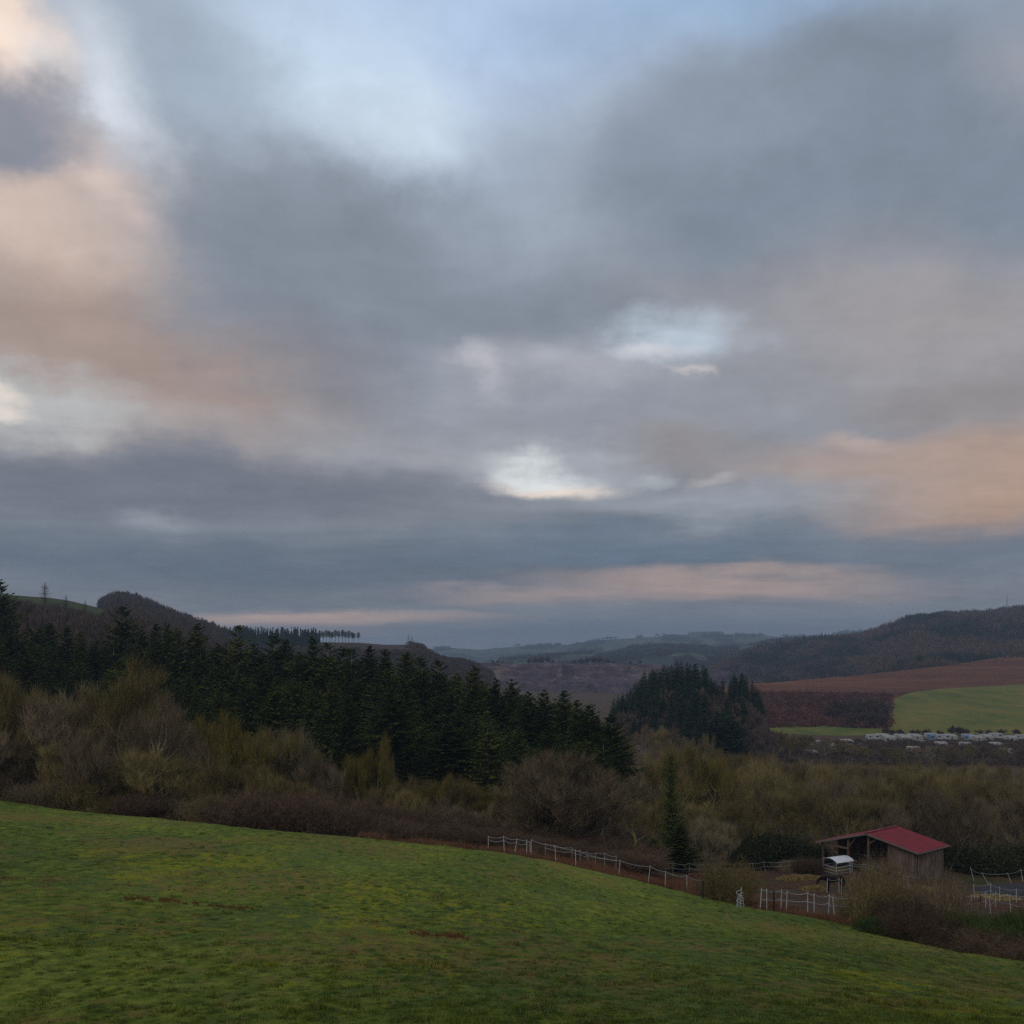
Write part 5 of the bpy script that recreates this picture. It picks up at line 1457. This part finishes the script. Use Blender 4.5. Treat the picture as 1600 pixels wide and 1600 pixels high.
torso = [('pelvis', (.62, 0, 1.20), (.27, .29)), ('loin', (.25, 0, 1.20), (.26, .29)), ('belly', (-.10, 0, 1.14), (.28, .31)), ('chest', (-.48, 0, 1.16), (.25, .32)),
         ('withers', (-.66, 0, 1.24), (.17, .27)), ('neck', (-.95, 0, 1.26), (.12, .22)), ('neck2', (-1.22, 0, 1.24), (.09, .17)), ('poll', (-1.42, 0, 1.18), (.09, .13)),
         ('face', (-1.54, 0, .98), (.08, .11)), ('muzzle', (-1.64, 0, .74), (.06, .075))]
ch = [torso]
for k, sy in (('l', .15), ('r', -.15)):
    st = .08 if k == 'l' else -.10
    ch.append([('pelvis', 0, 0), ('thigh' + k, (.70, sy, .92), (.13, .17)), ('stifle' + k, (.62 + st, sy * 1.05, .74), (.085, .10)), ('hock' + k, (.84 + st, sy, .50), (.05, .065)), ('shank' + k, (.80 + st, sy, .22), (.045, .045)), ('hoof' + k, (.76 + st, sy, .03), (.055, .06))])
    ch.append([('chest', 0, 0), ('elbow' + k, (-.50, sy, .82), (.09, .11)), ('knee' + k, (-.52 + st, sy, .48), (.05, .055)), ('cannon' + k, (-.52 + st * 1.2, sy, .20), (.045, .045)), ('fhoof' + k, (-.55 + st * 1.2, sy, .03), (.052, .056))])
    ch.append([('poll', 0, 0), ('ear' + k, (-1.38, sy * .35, 1.36), (.03, .035))])
sweep_body('body', ch, m_horse, horse)
mb = MB()
for i in range(26):
    t_ = i / 25; x = -.70 - .68 * t_; z = 1.50 - .18 * t_
    mb.tube((x, .01, z), (x + rnd.uniform(-.06, .04), .13 + rnd.uniform(0, .03), z - .30), .018, .006, 4)
    mb.tube((x, -.01, z), (x + rnd.uniform(-.06, .04), -.13 - rnd.uniform(0, .03), z - .26), .018, .006, 4)
mb.build('mane', m_mane, horse)
mb = MB()
for i in range(22):
    a = rnd.random() * 6.28; q = .05 * rnd.random()
    p0 = (.88, math.cos(a) * .02, 1.28); p1 = (1.0 + q, math.cos(a) * .06, .95); p2 = (1.0 + q + rnd.uniform(-.04, .04), math.cos(a) * .08, .42 + rnd.uniform(-.05, .1))
    mb.tube(p0, p1, .022, .022, 4); mb.tube(p1, p2, .022, .006, 4)
mb.build('tail', m_mane, horse)

# ------------------------------------------------------------------ fences: thing > post, tape
m_post_wood = mat_plain('grey_post', (.32, .29, .25), (.18, .16, .14), 3, .8)
def fence(posts, lab, heights=1.25, tapes=(1.0,), y0=60, y1=140, mat=None, r_=.026, tape_r=.011, broken=()):
    """posts: (px, py of the foot, lean in px at the top)"""
    pts = []
    for (px, py, lean) in posts:
        Y = hit(px, py, y0, y1); p = at(px, Y)
        hh = heights * rnd.uniform(.93, 1.07)
        top = p + Vector((lean / F * Y, 0, hh))
        pts.append((p, top))
    e = empty('paddock_fence', pts[0][0])
    setp(e, lab, 'fence', 'paddock fences of white posts and tape')
    o0 = Vector(pts[0][0])
    for p, tp_ in pts:
        MB().tube(p - o0 - Vector((0, 0, .3)), tp_ - o0, r_, r_ * .8, 6).build('post', mat or m_white, e)
    for f in tapes:
        mb = MB()
        for i in range(len(pts) - 1):
            if i in broken: continue
            a = pts[i][0].lerp(pts[i][1], f * .96) - o0; b = pts[i + 1][0].lerp(pts[i + 1][1], f * .96) - o0
            sag = .05 + .12 * rnd.random(); q = []
            for k in range(7):
                t_ = k / 6; c = a.lerp(b, t_); c.z -= sag * 4 * t_ * (1 - t_); q.append(c)
            mb.path(q, tape_r, 4)
        mb.build('tape', m_tape, e)
    return e
fence([(763, 1330, 0), (788, 1335, -1), (803, 1339, 5), (823, 1343, 0), (829, 1351, -1)], 'crooked white tape fence at the upper end by the hedge', 1.2, (1.0, .8), 81, 110)
fence([(830, 1350, 0), (869, 1354, -2), (900, 1362, -1), (966, 1373, 3), (1012, 1389, 4), (1039, 1393, 1), (1074, 1400, -1), (1098, 1402, 0)], 'long white tape fence running down beside the meadow edge', 1.25, (1.0,), 80.5, 120)
fence([(852, 1343, 0), (894, 1350, 0), (907, 1352, -1), (922, 1359, -6), (930, 1355, 1), (944, 1357, 1), (962, 1361, 1)], 'older second fence just behind the long white one', 1.15, (1.0, .7), 88, 130, m_post_wood)
fence([(975, 1360, 0), (1021, 1367, 2), (1051, 1368, 1), (1077, 1367, 0), (1110, 1366, -1), (1178, 1367, -2), (1198, 1363, -6), (1233, 1362, 0), (1262, 1361, 0)], 'rear paddock fence along the dark wood edge', 1.25, (1.0, .6), 95, 135, m_post_wood)
fence([(1187, 1422, 3), (1198, 1424, 0), (1220, 1422, 1), (1228, 1424, 2), (1262, 1425, 0), (1272, 1427, 0), (1294, 1426, 2), (1304, 1430, -3), (1335, 1432, 0), (1356, 1434, 0)],
      'nearest double-taped white fence below the black horse', 1.4, (.98, .55), 68, 100, None, .03, .016)
fence([(1292, 1394, 1), (1311, 1394, 0), (1315, 1396, 0)], 'short white fence piece directly before the black horse', 1.3, (.95,), 80, 120)
fence([(1302, 1362, 0), (1328, 1364, 0), (1352, 1366, 0), (1378, 1370, 0), (1398, 1376, 0), (1412, 1386, 0), (1419, 1387, 0)], 'sagging white tape fence between shelter and bushes', 1.1, (1.0, .75), 90, 130, None, .024, .015)
fence([(1480, 1422, 1), (1491, 1427, 0), (1503, 1420, 0), (1518, 1422, 0), (1540, 1419, 0), (1548, 1427, -2), (1556, 1417, 0), (1580, 1424, -3), (1605, 1428, 0)],
      'white fence with many posts right of the wide brown bush', 1.35, (.95, .5), 62, 110)
fence([(1523, 1404, -2), (1548, 1402, 0), (1562, 1408, 0), (1588, 1410, 0), (1612, 1408, 0)], 'white fence before the grey covered heap', 1.3, (.95, .5), 80, 120)
fence([(1523, 1376, -7), (1548, 1384, -14), (1583, 1383, -9), (1599, 1378, -4), (1625, 1378, 0)], 'leaning white posts with tape right of the barn', 1.35, (1.0,), 85, 125)
# dark posts
for px, py, lab in [(1209, 1424, 'black post in the nearest white fence'), (1532, 1421, 'dark post in the fence right of the brown bush'), (1098, 1404, 'dark post at the end of the long fence')]:
    Y = hit(px, py, 66, 110)
    o = MB().tube((0, 0, -.3), (0, 0, 1.2), .06, .055, 7).build('fence_post', m_dark); o.location = at(px, Y)
    setp(o, lab, 'post')
# bundle of tape on the gate post by the bush
Y = hit(1157, 1419, 66, 100)
e = empty('tape_bundle', at(1157, Y)); setp(e, 'loose bundle of white tape hung on a gate post by the twiggy bush', 'tape bundle')
MB().tube((0, 0, -.2), (.05, 0, 1.25), .025, .02, 6).build('post', m_white, e)
mb = MB()
for i in range(6):
    z = 1.05 - .16 * i; x = rnd.uniform(-.14, .16)
    q = [Vector((x + .16 * math.cos(a) , .12 * math.sin(a), z - .16 * (1 - math.cos(a * .5)))) for a in np.linspace(0, 6.28, 9)]
    mb.path(q, .014, 4)
mb.tube((-.12, 0, .8), (-.26, 0, -.1), .016, .016, 5); mb.tube((.12, 0, .7), (.22, 0, -.05), .016, .016, 5)
mb.build('tape', m_tape, e)
# brush pile stones near it
Y = hit(1145, 1366, 66, 100)

# ------------------------------------------------------------------ caravans
m_cv_white = mat_plain('caravan_white', (.36, .375, .39), (.24, .25, .26), .6, .35)
m_cv_grey = mat_plain('caravan_grey', (.34, .35, .37), (.26, .27, .28), .6, .4)
m_cv_cream = mat_plain('caravan_cream', (.36, .32, .25), (.28, .26, .21), .6, .4)
m_glass = mat_plain('dark_window', (.05, .06, .075), (.03, .035, .045), 1, .15)
m_awn_b = mat_plain('awning_blue', (.16, .22, .30), (.10, .15, .22), 1, .8)
m_awn_g = mat_plain('awning_grey', (.32, .30, .28), (.22, .21, .20), 1, .8)
m_car = mat_plain('dark_blue_paint', (.06, .09, .12), None, 1, .3)
def prism_y(prof, y0, y1):
    n = len(prof)
    V = [(x, y0, z) for x, z in prof] + [(x, y1, z) for x, z in prof]
    return V, [tuple(range(n))[::-1], tuple(range(n, 2 * n))] + [(i, (i + 1) % n, n + (i + 1) % n, n + i) for i in range(n)]
def caravan_proto(bm_, awn):
    c = empty('caravan')
    V, Fs = prism_y([(-2.7, .55), (2.5, .55), (2.9, .9), (2.95, 1.5), (2.5, 2.5), (2.0, 2.62), (-2.5, 2.62), (-2.85, 2.4), (-2.95, 1.2)], -1.1, 1.1)
    MB().add(V, Fs).build('body', bm_, c, .08)
    for x, w in ((-1.8, .9), (1.6, 1.2)): MB().box((x, -1.115, 1.75), (w, .04, .6)).build('window', m_glass, c)
    MB().box((2.80, 0, 1.85), (.1, 1.5, .5)).build('window', m_glass, c)
    MB().box((.0, -1.115, 1.5), (.65, .05, 1.7)).build('door', m_cv_grey, c)
    for s in (-1.05, 1.05): MB().tube((0, s - .1, .33), (0, s + .1, .33), .33, .33, 12).build('wheel', m_dark, c)
    MB().beam((2.8, 0, .5), (4.0, 0, .45), .12, .12).build('drawbar', m_metal, c)
    if awn:
        V, Fs = prism_y([(-2.3, 0.02), (2.2, 0.02), (2.2, 2.45), (-2.3, 2.45)], -3.5, -1.16)
        V = [(x, y, (z if y > -2 or z < 1 else z - .5)) for x, y, z in V]
        MB().add(V, Fs).build('awning', awn, c, .03)
        MB().box((-1.1, -3.51, 1.2), (1.0, .05, .7)).build('awning_window', m_glass, c)
    return c
CP = [caravan_proto(m_cv_white, None), caravan_proto(m_cv_white, m_awn_b), caravan_proto(m_cv_grey, m_awn_g), caravan_proto(m_cv_cream, m_awn_g), caravan_proto(m_cv_white, m_awn_g)]
used = set()
CV = [  # px, py of the base, kind, turn, label
    (1364, 1157, 0, 10, 'small white caravan at the left end of the upper row'),
    (1378, 1155, 3, 20, 'tall cream caravan second from the left in the upper row'),
    (1390, 1158, 2, -15, 'grey caravan with awning beside the tall cream one'),
    (1406, 1155, 1, 12, 'white caravan with blue awning third from the left of the upper row'),
    (1414, 1158, 3, -10, 'cream caravan crowded before the blue-awning one'),
    (1427, 1156, 4, 25, 'white caravan with grey awning before the gap in the upper row'),
    (1455, 1155, 1, 5, 'long white caravan just right of the upper row gap'),
    (1474, 1157, 0, -8, 'white caravan low right of the long one'),
    (1484, 1155, 4, 14, 'white caravan with grey awning in the middle of the upper row'),
    (1512, 1155, 1, -12, 'white caravan with blue awning right of the tall rusty shrub'),
    (1524, 1158, 2, 20, 'grey caravan low in the right part of the upper row'),
    (1540, 1156, 2, 5, 'grey caravan behind thin twigs in the right part of the upper row'),
    (1556, 1155, 0, -10, 'white caravan third from the right picture edge'),
    (1578, 1158, 4, 8, 'white caravan with grey awning second from the right picture edge'),
    (1595, 1156, 0, 0, 'white caravan cut by the right picture edge'),
    (1238, 1170, 0, 60, 'white caravan with slanting roof farthest left in the camp'),
    (1260, 1169, 3, 10, 'cream caravan among trees, second from the left of the camp'),
    (1284, 1165, 0, -5, 'low white caravan third from the left of the camp'),
    (1299, 1170, 4, 75, 'white caravan seen end-on left of the grey roofs'),
    (1322, 1163, 2, 15, 'grey caravan on the rise left of the blue car'),
    (1267, 1181, 4, -20, 'lower white caravan under the left camp trees'),
    (1427, 1175, 3, 0, 'cream caravan in the lower row below the upper row gap'),
    (1470, 1167, 4, 0, 'white caravan of the middle row under the long one'),
    (1508, 1168, 0, -15, 'white caravan of the middle row under the blue awning'),
    (1555, 1168, 2, 10, 'grey caravan of the middle row near the right'),
    (1573, 1179, 0, 5, 'white flat-roofed caravan lowest at the right'),
    (1456, 1188, 2, 25, 'grey caravan lowest in the middle of the camp'),
]
for px, py, k, rz, lab in CV:
    if k not in used: c = CP[k]; used.add(k)
    else: c = copy_tree(CP[k])
    Y = min(hit(px, py, 330, 530), 500)
    c.location = at(px, Y); c.rotation_euler = (0, 0, R(rz))
    q_ = .82 if py > 1161 else rnd.uniform(.85, 1.05); c.scale = (q_, q_, q_)
    setp(c, lab, 'caravan', 'caravans on the campsite')
def car(px, py, rz, lab, mat):
    c = empty('parked_car', at(px, hit(px, py, 330, 530)), R(rz))
    V, Fs = prism_y([(-2.2, .3), (2.2, .3), (2.25, .75), (1.3, .95), (-2.15, 1.0)], -.85, .85)
    MB().add(V, Fs).build('body', mat, c, .06)
    V, Fs = prism_y([(-1.9, .97), (1.2, .95), (.5, 1.42), (-1.5, 1.45)], -.74, .74)
    MB().add(V, Fs).build('cabin', m_glass, c, .05)
    MB().box((-.5, 0, 1.45), (1.8, 1.3, .05)).build('roof', mat, c)
    for x in (-1.35, 1.35):
        for s in (-.8, .8): MB().tube((x, s - .08, .3), (x, s + .08, .3), .3, .3, 12).build('wheel', m_dark, c)
    setp(c, lab, 'car')
car(1347, 1168, 20, 'dark blue car parked alone between left and right caravans', m_car)
car(1440, 1160, 70, 'pale grey car parked in the gap of the upper caravan row', m_cv_grey)

# ------------------------------------------------------------------ haze
hz = MB().box((0, 3700, -10), (12600, 7900, 240)).build('haze', None)
m = bpy.data.materials.new('haze_air'); m.use_nodes = True
nt = m.node_tree; nt.nodes.clear()
pv = nt.nodes.new('ShaderNodeVolumePrincipled'); out = nt.nodes.new('ShaderNodeOutputMaterial')
pv.inputs['Density'].default_value = 0.00018
pv.inputs['Color'].default_value = (.46, .58, .75, 1)
pv.inputs['Anisotropy'].default_value = 0.1
nt.links.new(pv.outputs[0], out.inputs['Volume'])
hz.data.materials.append(m)
setp(hz, 'thin bluish morning haze filling the valley', 'haze', kind='stuff')
